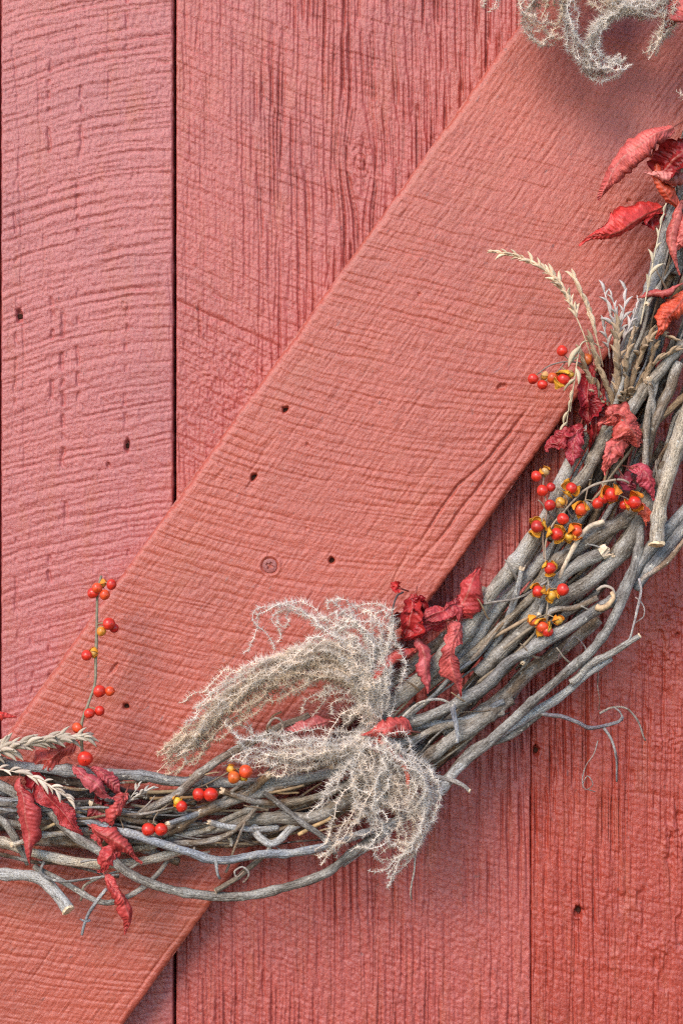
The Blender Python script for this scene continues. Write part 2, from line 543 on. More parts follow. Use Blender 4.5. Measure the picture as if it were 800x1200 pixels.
def grid_solid(name, X, Y, H, thick, to_world):
    """relief grid closed by side walls and a back edge ring"""
    ny, nx = X.shape
    front = to_world(X, Y, H)
    idx = np.arange(nx * ny).reshape(ny, nx)
    q = np.stack([idx[:-1, :-1], idx[1:, :-1], idx[1:, 1:], idx[:-1, 1:]], -1).reshape(-1, 4)
    ring = np.concatenate([idx[0, :-1], idx[:-1, -1], idx[-1, :0:-1], idx[:0:-1, 0]])
    back = to_world(X.ravel()[ring], Y.ravel()[ring], np.full(len(ring), -float(thick)))
    n0 = nx * ny
    r2 = np.arange(len(ring)) + n0
    q2 = np.stack([ring, np.roll(ring, -1), np.roll(r2, -1), r2], -1)
    return mesh_np(name, np.vstack([front, back]), np.vstack([q, q2]))


def flat_world(base):
    def fn(x, y, h):
        return np.stack([(np.ravel(x) - 400) * S, -(np.ravel(h) + base) * S, (600 - np.ravel(y)) * S + ZC], 1)
    return fn


def edge_round(dist, r, depth):
    t = np.clip(1 - dist / r, 0, 1)
    return -depth * (1 - np.sqrt(np.clip(1 - t * t, 0, 1)))


PAINT = (0.43, 0.076, 0.050)
boards = [(-640, -418, h_plain(201), 8), (-414, -1.5, h_plain(221), 8), (1.5, 202.5, h_narrow, 0), (206.5, 621.3, h_wide, 0), (622.3, 1040, h_right, 0), (1043, 1420, h_plain(241), 8)]
SHEEN_TINT = [(1, 1, 1), (1.0, 1.1, 1.4), (0.99, 1.32, 1.85), (0.97, 1.02, 1.24), (0.90, 0.66, 0.60), (1, 1, 1)]  # sky sheen put into the colour: lilac on left boards, brick at right
planks = []
for (x0, x1, fn, crs), tint in zip(boards, SHEEN_TINT):
    xs = axis(x0, x1, -8, 808, 1.1, 12.0)
    # extra columns by the long edges so that the arris stays crisp
    xs = np.unique(np.concatenate([xs, [x0 + .4, x0 + .9, x0 + 1.8, x1 - .4, x1 - .9, x1 - 1.8]]))
    ys = axis(-700, 1900, -8, 1208, 1.6 if not crs else 7, 20.0)
    X, Y = np.meshgrid(xs, ys)
    H = fn(X, Y)
    ed = np.minimum(X - x0, x1 - X)
    H = H * (0.35 + 0.65 * sstep(0, 5, ed)) + edge_round(ed + 0.6 * vn(X * 0, Y / 9, 5), 3.2, 3.0)
    me = grid_solid('plank', X, Y, H, 44, flat_world(0))
    me.transform(__import__('mathutils').Matrix.Translation(-wall.location))
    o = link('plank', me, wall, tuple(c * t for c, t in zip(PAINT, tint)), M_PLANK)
    planks.append(o)

# dark slab added behind the joints to block sky light through the gaps
bm_v = []
for (dx, dy, dd) in [(a, b, c) for a in (-660, 1440) for b in (-720, 1910) for c in (-75, -45)]:
    bm_v.append([(dx - 400) * S, -dd * S, (600 - dy) * S + ZC])
bv = np.array(bm_v) - np.array(wall.location)
bq = [(0, 1, 3, 2), (4, 6, 7, 5), (0, 4, 5, 1), (2, 3, 7, 6), (0, 2, 6, 4), (1, 5, 7, 3)]
link('joint_light_block', mesh_np('joint_light_block', bv, bq, smooth=False), wall, (0.12, 0.08, 0.06), M_LIGHT_BLOCK)

# diagonal brace -----------------------------------------------------------
TB = 40.0                                     # its thickness
kB = (DIST - TB) / DIST


def on_brace(x, y):                           # picture point -> point of the brace's front plane
    return 400 + (x - 400) * kB, 600 + (y - 600) * kB


P0 = np.array(on_brace(340, 400))
P1 = np.array(on_brace(55, 795))
U = (P1 - P0) / np.linalg.norm(P1 - P0)       # down to the left along the board
V = np.array([-U[1], U[0]]) * -1              # across it, to the lower right
if V[0] < 0: V = -V
q = np.array(on_brace(660, 490)); q2 = np.array(on_brace(245, 1060))
BW = 0.5 * ((q - P0) @ V + (q2 - P0) @ V)


def h_brace(A, B):
    X = P0[0] + A * U[0] + B * V[0]; Y = P0[1] + A * U[1] + B * V[1]
    f = -0.30 * B - 0.35 * B * B / (2 * BW)
    calm = 0.55 + 0.45 * sstep(-420, -120, A)
    h = 0.72 * saw(A - f, X, Y, 13, 91) * calm
    h += 0.30 * rough(X, Y, 92)
    h -= 0.3 * vlines(B, A, 9, 34, 193, 0.9)
    h += 0.30 * vn(B / 1.8, A / 8, 393)
    h += 0.30 * vn(B / 2.4, A / 15, 93) * (0.6 + 0.4 * vn(X / 60, Y / 60, 94))
    h -= 0.9 * vgrain(B, A, 5.0, 60, 95, 0.5, 0.9) * (0.4 + 0.6 * sstep(BW * 0.6, BW, B))
    for pts, w, d in (([(622, 472), (575, 535), (535, 570), (478, 655)], 1.5, 5.0), ([(604, 512), (545, 590), (500, 652)], 1.4, 5.5),
                      ([(640, 488), (590, 560), (545, 620), (505, 680)], 1.2, 3.6), ([(598, 470), (560, 520)], 0.9, 2.4),
                      ([(309, 545), (288, 575)], 0.8, 2.4), ([(225, 1075), (170, 1150), (130, 1210)], 1.0, 2.4), ([(480, 640), (455, 690)], 0.9, 2.0),
                      ([(70, 1100), (20, 1170)], .9, 1.6)):
        pts = [on_brace(*p) for p in pts]
        h -= crack(X, Y, pts, w, d, int(pts[0][0]))
    for x, y, rx, ry, d, a in ((334, 480, 3, 4.6, 8, 0.7), (297, 559, 3, 5, 8, 0.7), (388.5, 657, 4, 4.2, 9, 0), (148, 828, 4.5, 3.4, 8, 0.3),
                               (588, 453, 5.5, 4, 3.5, -0.5), (134, 783, 2.5, 7, 3.5, 0.5), (360, 521, 2, 2.4, 2.4, 0), (359, 620, 2, 2, 2, 0),
                               (491, 345, 2, 2.4, 2.2, 0), (737, 236, 4, 3, 2.5, 0)):
        x, y = on_brace(x, y)
        h -= hole(X, Y, x, y, rx, ry, d, a)
    x, y = on_brace(316, 663)
    r = np.hypot(X - x, Y - y)
    h += 1.0 * np.exp(-((r - 11.5) / 2.0) ** 2) - 2.2 * (1 - sstep(9.2, 10.6, r))
    ed = np.minimum(B, BW - B)
    h = h * (0.3 + 0.7 * sstep(0, 12, ed))
    wob = 1.5 * vn(A / 46, A * 0, 96) + 0.9 * vn(A / 11, A * 0, 97) + 0.9 * vn(A / 3.5, A * 0, 98) + 1.5 * sstep(0.55, 0.9, vn(A / 17, A * 0, 99))
    h += edge_round(B + wob, 9, 7) + edge_round(BW - B + wob * 0.6, 6, 5)
    return h


def brace_world(a, b, h):
    a = np.ravel(a); b = np.ravel(b)
    return flat_world(TB)(P0[0] + a * U[0] + b * V[0], P0[1] + a * U[1] + b * V[1], h)


As = axis(-1000, 1050, -640, 1000, 1.2, 8)
Bs = np.unique(np.concatenate([np.arange(0, BW, 1.35), [.3, .7, BW - .7, BW - .3, BW]]))
Bm, Am = np.meshgrid(Bs, As)
me = grid_solid('brace_board', Am, Bm, h_brace(Am, Bm), TB - 3, brace_world)
me.transform(__import__('mathutils').Matrix.Translation(-wall.location))
brace = link('brace_board', me, wall, tuple(c * t for c, t in zip(PAINT, (1.0, 1.08, 1.0))), M_BRACE)
brace['label'] = 'wide red diagonal brace nailed across the upright boards'


def disc_mesh(name, r, h, n=14, cross=False):
    vs = []; fs = []
    prof = [(r, -h), (r, -0.25 * h), (r * 0.8, 0.0)]
    for rr, zz in prof:
        for k in range(n):
            a = 2 * math.pi * k / n
            vs.append((rr * math.cos(a) * S, -zz * S, rr * math.sin(a) * S))
    for j in range(2):
        for k in range(n):
            fs.append((j * n + k, j * n + (k + 1) % n, (j + 1) * n + (k + 1) % n, (j + 1) * n + k))
    b = 2 * n
    ctr = len(vs)
    vs.append((0, 0.0 if not cross else 1.2 * S, 0))
    tr = [(b + k, b + (k + 1) % n, ctr) for k in range(n)]
    return mesh_np(name, np.array(vs), fs, tr, smooth=False)


NAIL = disc_mesh('nail', 3.0, 4)
for x, y, base, sunk, par in ((23, 370, 0, 5.5, planks[2]), (149, 522, 0, 6, planks[2]), (678, 1068, 0, 6.5, planks[4]), (628, 880, 0, 6.5, planks[4]),
                              (334, 480, TB, 6, brace), (297, 559, TB, 6, brace), (388.5, 657, TB, 6.5, brace), (148, 828, TB, 6, brace)):
    if base: x, y = on_brace(x, y)
    n = link('nail', NAIL, par, (0.04, 0.016, 0.011), M_NAIL)
    n.location = flat_world(base)(x, y, -sunk)[0] - np.array(wall.location)


def screw_mesh(r=8.6):
    """round head with a crossed recess"""
    n = 33
    g = np.linspace(-1, 1, n)
    X, Y = np.meshgrid(g, g)
    # square -> disc
    Xd = X * np.sqrt(1 - Y * Y / 2); Yd = Y * np.sqrt(1 - X * X / 2)
    rr = np.hypot(Xd, Yd)
    a = math.radians(28)
    xr = Xd * math.cos(a) + Yd * math.sin(a); yr = -Xd * math.sin(a) + Yd * math.cos(a)
    arm = np.maximum((np.abs(xr) < 0.14) & (np.abs(yr) < 0.5), (np.abs(yr) < 0.14) & (np.abs(xr) < 0.5))
    H = 1.2 * np.sqrt(np.clip(1.05 - rr ** 2, 0, 1)) - 3.2 * arm
    H[0, :] = H[-1, :] = -2; H[:, 0] = H[:, -1] = -2
    v = np.stack([Xd.ravel() * r * S, -H.ravel() * S, -Yd.ravel() * r * S], 1)
    idx = np.arange(n * n).reshape(n, n)
    q = np.stack([idx[:-1, :-1], idx[1:, :-1], idx[1:, 1:], idx[:-1, 1:]], -1).reshape(-1, 4)
    return mesh_np('screw', v, q)


x, y = on_brace(316, 663)
s_ = link('screw', screw_mesh(), brace, (0.30, 0.07, 0.06), M_PLANK)
s_.location = flat_world(TB)(x, y, -1.2)[0] - np.array(wall.location)
s_['label'] = 'painted cross head screw sunk in the brace'

# ------------------------------------------------------------------ tubes
def tube_mesh(name, pts, r0, r1, sides=10, knob=0.10, seed=0, cap=True, step=4.0, origin=None, uvs=True, bend=0.0):
    c = spline(pts, step)
    n = len(c)
    s = np.concatenate([[0], np.cumsum(np.linalg.norm(np.diff(c, axis=0), axis=1))])
    t = s / s[-1]
    if bend:
        c = c + bend * np.stack([vn(s / 45, s * 0 + seed, seed + 1), vn(s / 45, s * 0 + seed, seed + 2), 0.6 * vn(s / 45, s * 0 + seed, seed + 3)], 1) * np.minimum(1, np.minimum(t, 1 - t) * 8)[:, None]
    T, N, B = frames(c)
    a = np.linspace(0, 2 * math.pi, sides + 1) + math.pi
    r = (r0 + (r1 - r0) * t)[:, None] * np.ones(sides + 1)
    ss, aa = np.meshgrid(s, a[:-1], indexing='ij')
    if knob:
        k = 1 + knob * 0.35 * vn(ss / 3.5, np.cos(aa) * 3.1 + 5 * seed, seed + 4) + knob * vn(ss / 26, np.cos(aa) * 1.1 + 3 * seed, seed) + knob * 0.6 * vn(ss / 9, np.sin(aa) * 1.5 + seed, seed + 1)
        nodes = np.zeros(n)
        for p in np.arange(30 + (seed * 13) % 40, s[-1] - 15, 75 + (seed * 7) % 45):
            nodes += 0.22 * np.exp(-((s - p) / 5.0) ** 2)
        k = k + nodes[:, None]
        k = np.concatenate([k, k[:, :1]], 1)
        r = r * k
    ring = c[:, None, :] + r[..., None] * (np.cos(a)[None, :, None] * N[:, None, :] + np.sin(a)[None, :, None] * B[:, None, :])
    V3 = ring.reshape(-1, 3)
    w = sides + 1
    idx = np.arange(n * w).reshape(n, w)
    q = np.stack([idx[:-1, :-1], idx[:-1, 1:], idx[1:, 1:], idx[1:, :-1]], -1).reshape(-1, 4)
    tr = []
    V3 = list(V3)
    uv_v = np.stack([np.tile(np.arange(w) / sides * 2 * math.pi * max(r0, r1) / 100, n), np.repeat(s / 100, w)], 1)
    uv_extra = []
    if cap:
        for e, i in ((0, 0), (1, n - 1)):
            ci = len(V3); V3.append(c[i] + (-1 if e == 0 else 1) * T[i] * 0.25 * (r0 if e == 0 else r1))
            uv_extra.append((0.5, s[i] / 100))
            for k in range(sides):
                f = (idx[i, k + 1], idx[i, k], ci) if e == 0 else (idx[i, k], idx[i, k + 1], ci)
                tr.append(f)
    Wv = W(np.array(V3))
    if origin is not None: Wv = Wv - np.array(origin)
    me = mesh_np(name, Wv, q, tr if tr else None)
    if uvs:
        uvall = np.vstack([uv_v, uv_extra]) if uv_extra else uv_v
        li = np.empty(len(me.loops), np.int32); me.loops.foreach_get('vertex_index', li)
        l = me.uv_layers.new(name='UVMap')
        l.data.foreach_set('uv', uvall[li].astype(np.float32).ravel())
    return me


# ------------------------------------------------------------------ the wreath
wreath = thing('wreath', 'big round wreath of twisted bare grey and brown branches on the red wall', 'wreath', (450, 850, 45))
_seed = [0]
GREY = (0.37, 0.325, 0.28); PALE = (0.54, 0.49, 0.43); BLUE = (0.40, 0.385, 0.375); BROWN = (0.32, 0.21, 0.13); DARK = (0.12, 0.08, 0.055); DGREY = (0.25, 0.235, 0.225); TAN = (0.42, 0.28, 0.16)


def branch(pts, d0, d1, color, name='branch', knob=0.14, bend=3.0, mat=None, parent=None, sides=12):
    _seed[0] += 1
    if name == 'branch' and d0 > 10: d0 *= 0.85; d1 *= 0.85
    v_ = 0.82 + 0.36 * ((_seed[0] * 0.618) % 1)
    h_ = (_seed[0] * 0.377) % 1 * 2 - 1
    color = (color[0] * (1 + 0.10 * h_), color[1], color[2] * (1 - 0.16 * h_))
    color = tuple(c * v_ * (1.0 if color[0] > 0.45 else 0.8) for c in color)
    par = parent or wreath
    me = tube_mesh(name, pts, d0 / 2, d1 / 2, sides, knob, _seed[0], origin=wreath.location, bend=bend)
    return link(name, me, par, color, mat or M_BARK)


def cut_face(parent, p, direction, r, color=(0.78, 0.60, 0.40), torn=False):
    """fresh pale wood at the sawn end of a branch"""
    d = np.array(direction, float); d /= np.linalg.norm(d)
    n1 = np.cross(d, [0, 0, 1.0]); n1 /= np.linalg.norm(n1); n2 = np.cross(d, n1)
    n = 14
    pts = []
    for ring, (rr, off) in enumerate(((1.02, -0.5), (0.98, 0.25 * r), (0.45, 0.33 * r))):
        for k in range(n):
            a = 2 * math.pi * k / n
            j = 1 + 0.08 * random.uniform(-1, 1)
            o = off + (random.uniform(-0.2, 1.1) * r if torn and ring else random.uniform(-.08, .08) * r)
            pts.append(np.array(p) + d * o + r * rr * j * (math.cos(a) * n1 + math.sin(a) * n2))
    pts.append(np.array(p) + d * 0.3 * r)
    q = [(j * n + k, j * n + (k + 1) % n, (j + 1) * n + (k + 1) % n, (j + 1) * n + k) for j in range(2) for k in range(n)]
    t = [(2 * n + k, 2 * n + (k + 1) % n, 3 * n) for k in range(n)]
    return link('cut_face', mesh_np('cut_face', W(pts) - np.array(wreath.location), q, t, smooth=False), parent, color, M_CUT)


# centre line of the ring, used for the branches buried inside it
CL = spline([(-420, 800), (-250, 890), (-100, 945), (60, 962), (190, 968), (300, 958), (420, 915), (520, 840), (600, 755), (670, 660), (735, 545), (785, 410), (822, 290), (858, 150), (872, 10), (858, -130), (815, -260), (750, -380)], 6)
CL = np.hstack([CL, np.zeros((len(CL), 1))])[:, :2]
cs = np.concatenate([[0], np.cumsum(np.linalg.norm(np.diff(CL, axis=0), axis=1))])
ct = np.gradient(CL, axis=0); ct /= np.linalg.norm(ct, axis=1)[:, None]
cn = np.stack([-ct[:, 1], ct[:, 0]], 1)


def along(s, off):
    return np.array([np.interp(s, cs, CL[:, 0]) + off * np.interp(s, cs, cn[:, 0]), np.interp(s, cs, CL[:, 1]) + off * np.interp(s, cs, cn[:, 1])])


rr = random.Random(3)
for i in range(40):
    L = rr.uniform(330, 760)
    s0 = rr.uniform(-80, cs[-1] - 260)
    o0 = rr.uniform(-46, 40); o1 = np.clip(o0 + rr.uniform(-45, 45), -46, 42)
    d0 = rr.uniform(46, 72)
    pts = []
    for k in np.linspace(0, 1, 6):
        s = min(max(s0 + L * k, 0), cs[-1])
        x, y = along(s, o0 + (o1 - o0) * k + rr.uniform(-5, 5))
        pts.append((x, y, d0 + 6 * math.sin(k * 5 + i)))
    pts = [p for j, p in enumerate(pts) if j == 0 or abs(p[0] - pts[j - 1][0]) + abs(p[1] - pts[j - 1][1]) > 6]
    if len(pts) < 3: continue
    dia = rr.choice([7, 9, 10, 12, 14])
    branch(pts, dia, dia * 0.75, rr.choice([DARK, BROWN, DARK, DGREY, BROWN, DARK]))

# lower left arm of the ring, traced one by one --------------------------------
branch([(-150, 872, 92), (0, 893, 94), (105, 904, 96), (150, 909, 97), (210, 913, 98), (270, 917, 98), (330, 914, 96), (380, 905, 92), (450, 880, 84)], 17, 15, BLUE)
branch([(120, 1000, 70), (150, 966, 82), (195, 939, 104), (225, 912, 116), (240, 902, 118), (276, 879, 118), (318, 858, 112), (362, 838, 104)], 12, 9, (0.27, 0.22, 0.19))
branch([(226, 911, 112), (245, 901, 119), (262, 890, 120), (275, 878, 119), (293, 866, 117)], 4, 3, GREY, 'twig')
branch([(60, 985, 74), (150, 984, 84), (195, 973, 96), (240, 952, 100), (285, 934, 98), (340, 916, 90), (420, 890, 80)], 16, 14, BROWN)
branch([(120, 1000, 78), (180, 992, 86), (240, 973, 88), (270, 957, 88), (300, 944, 88), (340, 941, 88), (390, 930, 84), (470, 890, 76)], 8, 8, GREY)
branch([(150, 985, 92), (207, 988, 96), (255, 981, 100), (279, 969, 102), (297, 950, 99), (306, 938, 92)], 7, 6, (0.36, 0.27, 0.19), 'vine')
branch([(190, 988, 70), (240, 974, 80), (285, 963, 84), (330, 957, 86), (360, 957, 86), (400, 942, 84), (470, 905, 76)], 18, 17, GREY)
branch([(-90, 930, 80), (40, 945, 92), (110, 965, 104), (141, 974, 110), (180, 989, 114), (240, 1006, 116), (270, 1008, 116), (300, 1003, 115), (350, 996, 111), (384, 989, 106), (440, 972, 92)], 10, 9, BLUE)
branch([(-110, 880, 70), (0, 918, 88), (30, 936, 98), (75, 967, 108), (120, 1002, 112), (165, 1030, 112), (210, 1045, 108), (260, 1052, 104), (320, 1044, 100), (375, 1027, 96), (410, 1004, 92), (440, 982, 86), (505, 930, 82), (555, 880, 86), (600, 860, 86), (632, 836, 84)], 13, 12, GREY)
branch([(-140, 968, 74), (0, 988, 88), (40, 1000, 92), (115, 1011, 94), (170, 1006, 90), (215, 997, 80)], 15, 12, PALE)
st = branch([(-160, 1015, 82), (0, 1024, 92), (40, 1027, 96), (56, 1036, 100), (72, 1054, 106), (80, 1066, 110)], 18, 17, PALE, bend=0.5)
cut_face(st, (80, 1066, 110), (8, 12, 5), 8.3)
branch([(40, 1015, 98), (80, 1040, 102), (112, 1055, 104), (135, 1055, 102), (170, 1035, 92), (200, 1003, 74)], 7, 6, GREY)
branch([(95, 1055, 98), (97, 1040, 104), (110, 1032, 106), (140, 1020, 104), (160, 1013, 100)], 4, 3, GREY, 'twig')
branch([(52, 1010, 106), (50, 1022, 108), (70, 1032, 110), (100, 1030, 112), (140, 1025, 112)], 3.5, 2.5, (0.25, 0.22, 0.2), 'twig')
branch([(125, 1042, 116), (112, 1060, 118), (103, 1075, 118), (96, 1096, 116)], 4.5, 3, (0.27, 0.27, 0.30), 'twig')
branch([(106, 1078, 118), (94, 1077, 119)], 3.5, 2, (0.27, 0.27, 0.30), 'twig', knob=0)
branch([(-80, 945, 84), (0, 944, 92), (40, 945, 90), (110, 940, 80), (170, 930, 72)], 11, 9, DGREY)
branch([(-30, 945, 90), (0, 962, 98), (12, 976, 100), (24, 994, 98), (34, 1012, 90)], 9, 8, DGREY)
branch([(-60, 900, 78), (0, 905, 80), (60, 912, 84), (130, 925, 84), (230, 940, 76)], 12, 10, DARK)
branch([(-60, 960, 70), (40, 968, 76), (130, 985, 76), (210, 1010, 70)], 12, 11, BROWN)
branch([(310, 930, 100), (327, 942, 108), (345, 955, 114), (360, 969, 118), (384, 990, 118), (392, 1000, 114)], 7, 6, (0.21, 0.21, 0.23))
br = branch([(253, 1044, 108), (265, 1036, 108), (279, 1029, 107), (300, 1011, 102), (318, 990, 92)], 7, 6, (0.33, 0.25, 0.18), 'twig')
cut_face(br, (253, 1044, 108), (-10, 6, 1), 3.4, (0.66, 0.5, 0.34))
branch([(265, 1022, 98), (271, 1004, 110), (279, 985, 112), (287, 963, 104)], 3.2, 2.6, (0.3, 0.22, 0.16), 'twig', knob=0.05)
branch([(298, 968, 86), (305, 981, 92), (315, 990, 94), (326, 985, 92), (338, 972, 86), (356, 962, 80)], 11, 8, PALE)
branch([(255, 1006, 116), (256, 1018, 118), (258, 1030, 117)], 5, 3, (0.3, 0.3, 0.31), 'twig')
branch([(267, 978, 88), (270, 992, 90)], 6, 4, PALE, 'twig', knob=0)
branch([(228, 992, 96), (234, 998, 98), (246, 998, 98)], 3, 2.4, TAN, 'twig', knob=0)

# right arm of the ring --------------------------------------------------------
branch([(380, 905, 72), (420, 865, 80), (446, 834, 86), (485, 803, 94), (520, 768, 98), (548, 736, 102), (572, 700, 104), (600, 664, 104), (625, 626, 102), (650, 582, 98), (668, 545, 94), (690, 505, 84), (705, 470, 74)], 25, 17, PALE)
branch([(404, 845, 76), (430, 822, 86), (446, 808, 92), (470, 788, 94), (500, 764, 92), (535, 735, 84), (570, 690, 74)], 17, 14, BROWN)
branch([(525, 790, 78), (552, 750, 84), (578, 715, 90), (605, 686, 92), (635, 656, 90), (660, 630, 84), (690, 590, 76)], 17, 15, PALE)
branch([(640, 630, 86), (662, 590, 92), (685, 556, 98), (710, 515, 102), (735, 480, 104), (755, 450, 102), (780, 425, 98), (815, 390, 90), (860, 320, 80)], 16, 17, (0.36, 0.32, 0.28))
branch([(630, 690, 92), (650, 660, 100), (674, 643, 104), (701, 627, 104), (737, 602, 96), (765, 575, 84), (795, 530, 76)], 20, 22, (0.34, 0.25, 0.17))
sp = branch([(600, 745, 80), (632, 708, 96), (653, 680, 106), (668, 667, 110), (690, 655, 112), (705, 648, 112)], 19, 17, (0.42, 0.38, 0.34), bend=0.6)
cut_face(sp, (704, 648, 112), (14, -7, 1), 8.2, (0.70, 0.54, 0.38), torn=True)
branch([(560, 790, 78), (610, 742, 90), (656, 703, 100), (680, 688, 104), (700, 672, 106), (728, 646, 104), (748, 615, 98), (772, 570, 86), (800, 500, 74)], 21, 22, DGREY)
branch([(410, 878, 84), (440, 860, 90), (479, 846, 96), (530, 829, 104), (560, 806, 108), (596, 775, 112), (626, 759, 114), (662, 738, 116), (701, 711, 116), (724, 697, 114), (740, 678, 110), (754, 655, 104), (780, 622, 98), (812, 585, 90), (860, 500, 80)], 15, 18, (0.32, 0.285, 0.25))
branch([(500, 936, 84), (545, 892, 92), (580, 862, 98), (614, 832, 104), (640, 810, 110), (665, 790, 114), (690, 768, 118), (706, 748, 120), (716, 725, 120), (728, 700, 118), (742, 664, 112), (750, 635, 106), (747, 605, 98)], 13, 13, DGREY)
branch([(400, 1012, 80), (470, 962, 86), (508, 935, 88), (536, 902, 90), (575, 869, 92), (622, 838, 92), (660, 812, 98), (690, 788, 106), (715, 770, 110)], 14, 11, PALE)
br = branch([(668, 800, 108), (690, 779, 114), (712, 768, 117), (730, 758, 118), (749, 745, 119)], 10, 7, PALE)
cut_face(br, (749, 745, 119), (10, -7, 1), 3.4)
ce = branch([(860, 300, 84), (832, 400, 96), (806, 480, 108), (792, 525, 114), (781, 560, 118), (774, 590, 120), (770, 615, 122), (769, 637, 124)], 20, 21, (0.46, 0.40, 0.33), bend=0.6)
cut_face(ce, (769, 637, 124), (0.2, 12, 3), 10.2, (0.80, 0.60, 0.37))
branch([(744, 690, 100), (755, 675, 102), (776, 652, 102), (800, 622, 98), (840, 560, 88), (880, 470, 80)], 16, 18, DGREY)
branch([(746, 684, 104), (764, 672, 108), (782, 658, 110), (800, 637, 110), (835, 590, 100)], 6, 5, (0.45, 0.30, 0.20), 'vine')
branch([(768, 445, 98), (760, 470, 104), (756, 500, 106), (755, 540, 104), (752, 570, 94)], 9, 8, (0.38, 0.34, 0.31))
branch([(795, 425, 90), (785, 452, 96), (772, 478, 100), (762, 500, 98), (752, 530, 88)], 15, 12, (0.34, 0.24, 0.16))
branch([(830, 440, 84), (800, 468, 92), (770, 492, 98), (742, 512, 90)], 10, 7, (0.34, 0.24, 0.15))
branch([(715, 470, 78), (732, 420, 84), (745, 380, 90), (760, 345, 96), (774, 300, 98), (788, 255, 94), (812, 195, 86), (840, 100, 78)], 21, 17, (0.46, 0.41, 0.35))
branch([(790, 320, 84), (815, 240, 92), (842, 150, 92), (856, 40, 88), (850, -80, 80)], 22, 18, GREY)
branch([(820, 310, 84), (852, 190, 88), (872, 60, 86), (868, -60, 80), (850, -160, 76)], 19, 16, GREY)
branch([(520, 860, 74), (565, 835, 80), (610, 795, 84), (660, 762, 84), (700, 725, 80)], 20, 18, BROWN)
branch([(585, 790, 86), (620, 755, 92), (660, 722, 96), (690, 700, 96), (710, 684, 92)], 12, 10, DARK)
branch([(500, 805, 84), (545, 772, 92), (590, 730, 98), (625, 695, 98), (650, 668, 90)], 12, 10, GREY)
branch([(460, 905, 78), (495, 890, 86), (530, 868, 90), (560, 850, 90), (600, 820, 84)], 24, 18, (0.30, 0.23, 0.17))
branch([(450, 872, 86), (485, 868, 90), (520, 850, 92), (560, 842, 92), (590, 835, 88)], 12, 9, GREY)
branch([(470, 855, 80), (500, 848, 86), (545, 842, 92), (590, 822, 94)], 9, 7, BLUE)
branch([(635, 760, 102), (641, 722, 116), (670, 712, 118), (700, 700, 121)], 7, 6, (0.36, 0.26, 0.18), 'twig')
branch([(698, 711, 122), (708, 708, 124), (716, 699, 124), (716, 694, 122)], 8, 5, (0.50, 0.36, 0.24), 'bark_peel', knob=0.05, mat=M_CUT)
branch([(699, 692, 118), (706, 689, 120), (716, 691, 121), (720, 698, 120)], 4, 3, (0.5, 0.38, 0.28), 'bark_peel', knob=0, mat=M_CUT)
branch([(707, 611, 116), (690, 615, 120), (678, 628, 121), (668, 645, 120), (656, 668, 116), (650, 690, 106)], 6, 4.5, (0.55, 0.44, 0.33), 'bark_peel', knob=0.05, mat=M_CUT)
branch([(566, 708, 112), (600, 700, 116), (625, 688, 116), (660, 668, 106)], 3, 2.2, (0.33, 0.3, 0.3), 'twig', knob=0.03)
branch([(748, 678, 118), (748, 700, 122), (744, 725, 122), (735, 750, 120), (724, 762, 116)], 3.2, 2.6, (0.55, 0.46, 0.42), 'tendril', knob=0.03)
branch([(744, 700, 112), (752, 712, 114), (752, 724, 112), (744, 730, 110)], 2, 1.4, (0.5, 0.4, 0.4), 'tendril', knob=0)
branch([(632, 836, 92), (655, 837, 96), (678, 845, 94), (690, 852, 92), (707, 853, 90), (724, 848, 86), (729, 840, 84)], 5, 4, (0.30, 0.24, 0.24), 'twig', knob=0.16)
branch([(707, 853, 90), (717, 868, 88), (722, 890, 86), (722, 916, 84)], 3.6, 2.4, (0.34, 0.28, 0.28), 'twig', knob=0.12)
branch([(702, 836, 82), (718, 830, 86), (733, 832, 86), (745, 845, 84), (752, 858, 82), (756, 868, 80)], 3, 2, (0.38, 0.31, 0.29), 'twig', knob=0.1)
branch([(728, 845, 84), (724, 835, 86), (718, 828, 86)], 2.6, 2, (0.34, 0.26, 0.25), 'twig', knob=0.05)
branch([(700, 868, 70), (694, 885, 72), (685, 898, 72), (681, 915, 70), (686, 925, 68), (696, 918, 66), (690, 908, 66), (684, 922, 62), (697, 928, 60)], 1.6, 1.2, (0.33, 0.2, 0.18), 'tendril', knob=0)
branch([(697, 780, 100), (700, 800, 84), (704, 820, 76), (701, 832, 70)], 1.8, 1.2, (0.38, 0.22, 0.2), 'tendril', knob=0)
branch([(652, 775, 88), (664, 755, 96), (672, 748, 92), (688, 765, 86)], 2.6, 2, (0.5, 0.3, 0.26), 'tendril', knob=0)
br = branch([(505, 905, 84), (532, 917, 96), (550, 927, 104)], 6, 5, (0.30, 0.27, 0.27), 'twig')
cut_face(br, (550, 927, 104), (10, 5, 3), 2.6)
branch([(532, 826, 110), (534, 838, 114), (536, 856, 116), (535, 871, 115)], 7, 4, (0.40, 0.39, 0.42), 'twig')
branch([(470, 846, 96), (474, 838, 106), (492, 826, 112), (512, 822, 112), (530, 826, 108)], 4, 3, PALE, 'twig')
branch([(488, 995, 110), (487, 1020, 104), (484, 1036, 98), (482, 1054, 92)], 2.4, 2, (0.5, 0.42, 0.40), 'straw', knob=0)
branch([(314, 860, 118), (316, 848, 124), (322, 840, 126), (328, 844, 124), (328, 853, 120), (320, 858, 117), (314, 850, 116), (318, 838, 118), (330, 834, 116)], 3, 2.4, (0.40, 0.22, 0.12), 'tendril', knob=0.04)
branch([(285, 1034, 112), (291, 1022, 116), (285, 1014, 117), (277, 1019, 117), (280, 1026, 116), (286, 1021, 115)], 2.4, 2, (0.30, 0.2, 0.15), 'tendril', knob=0)
branch([(442, 812, 106), (448, 780, 118), (456, 752, 124)], 3, 2.4, (0.12, 0.07, 0.06), 'twig', knob=0)
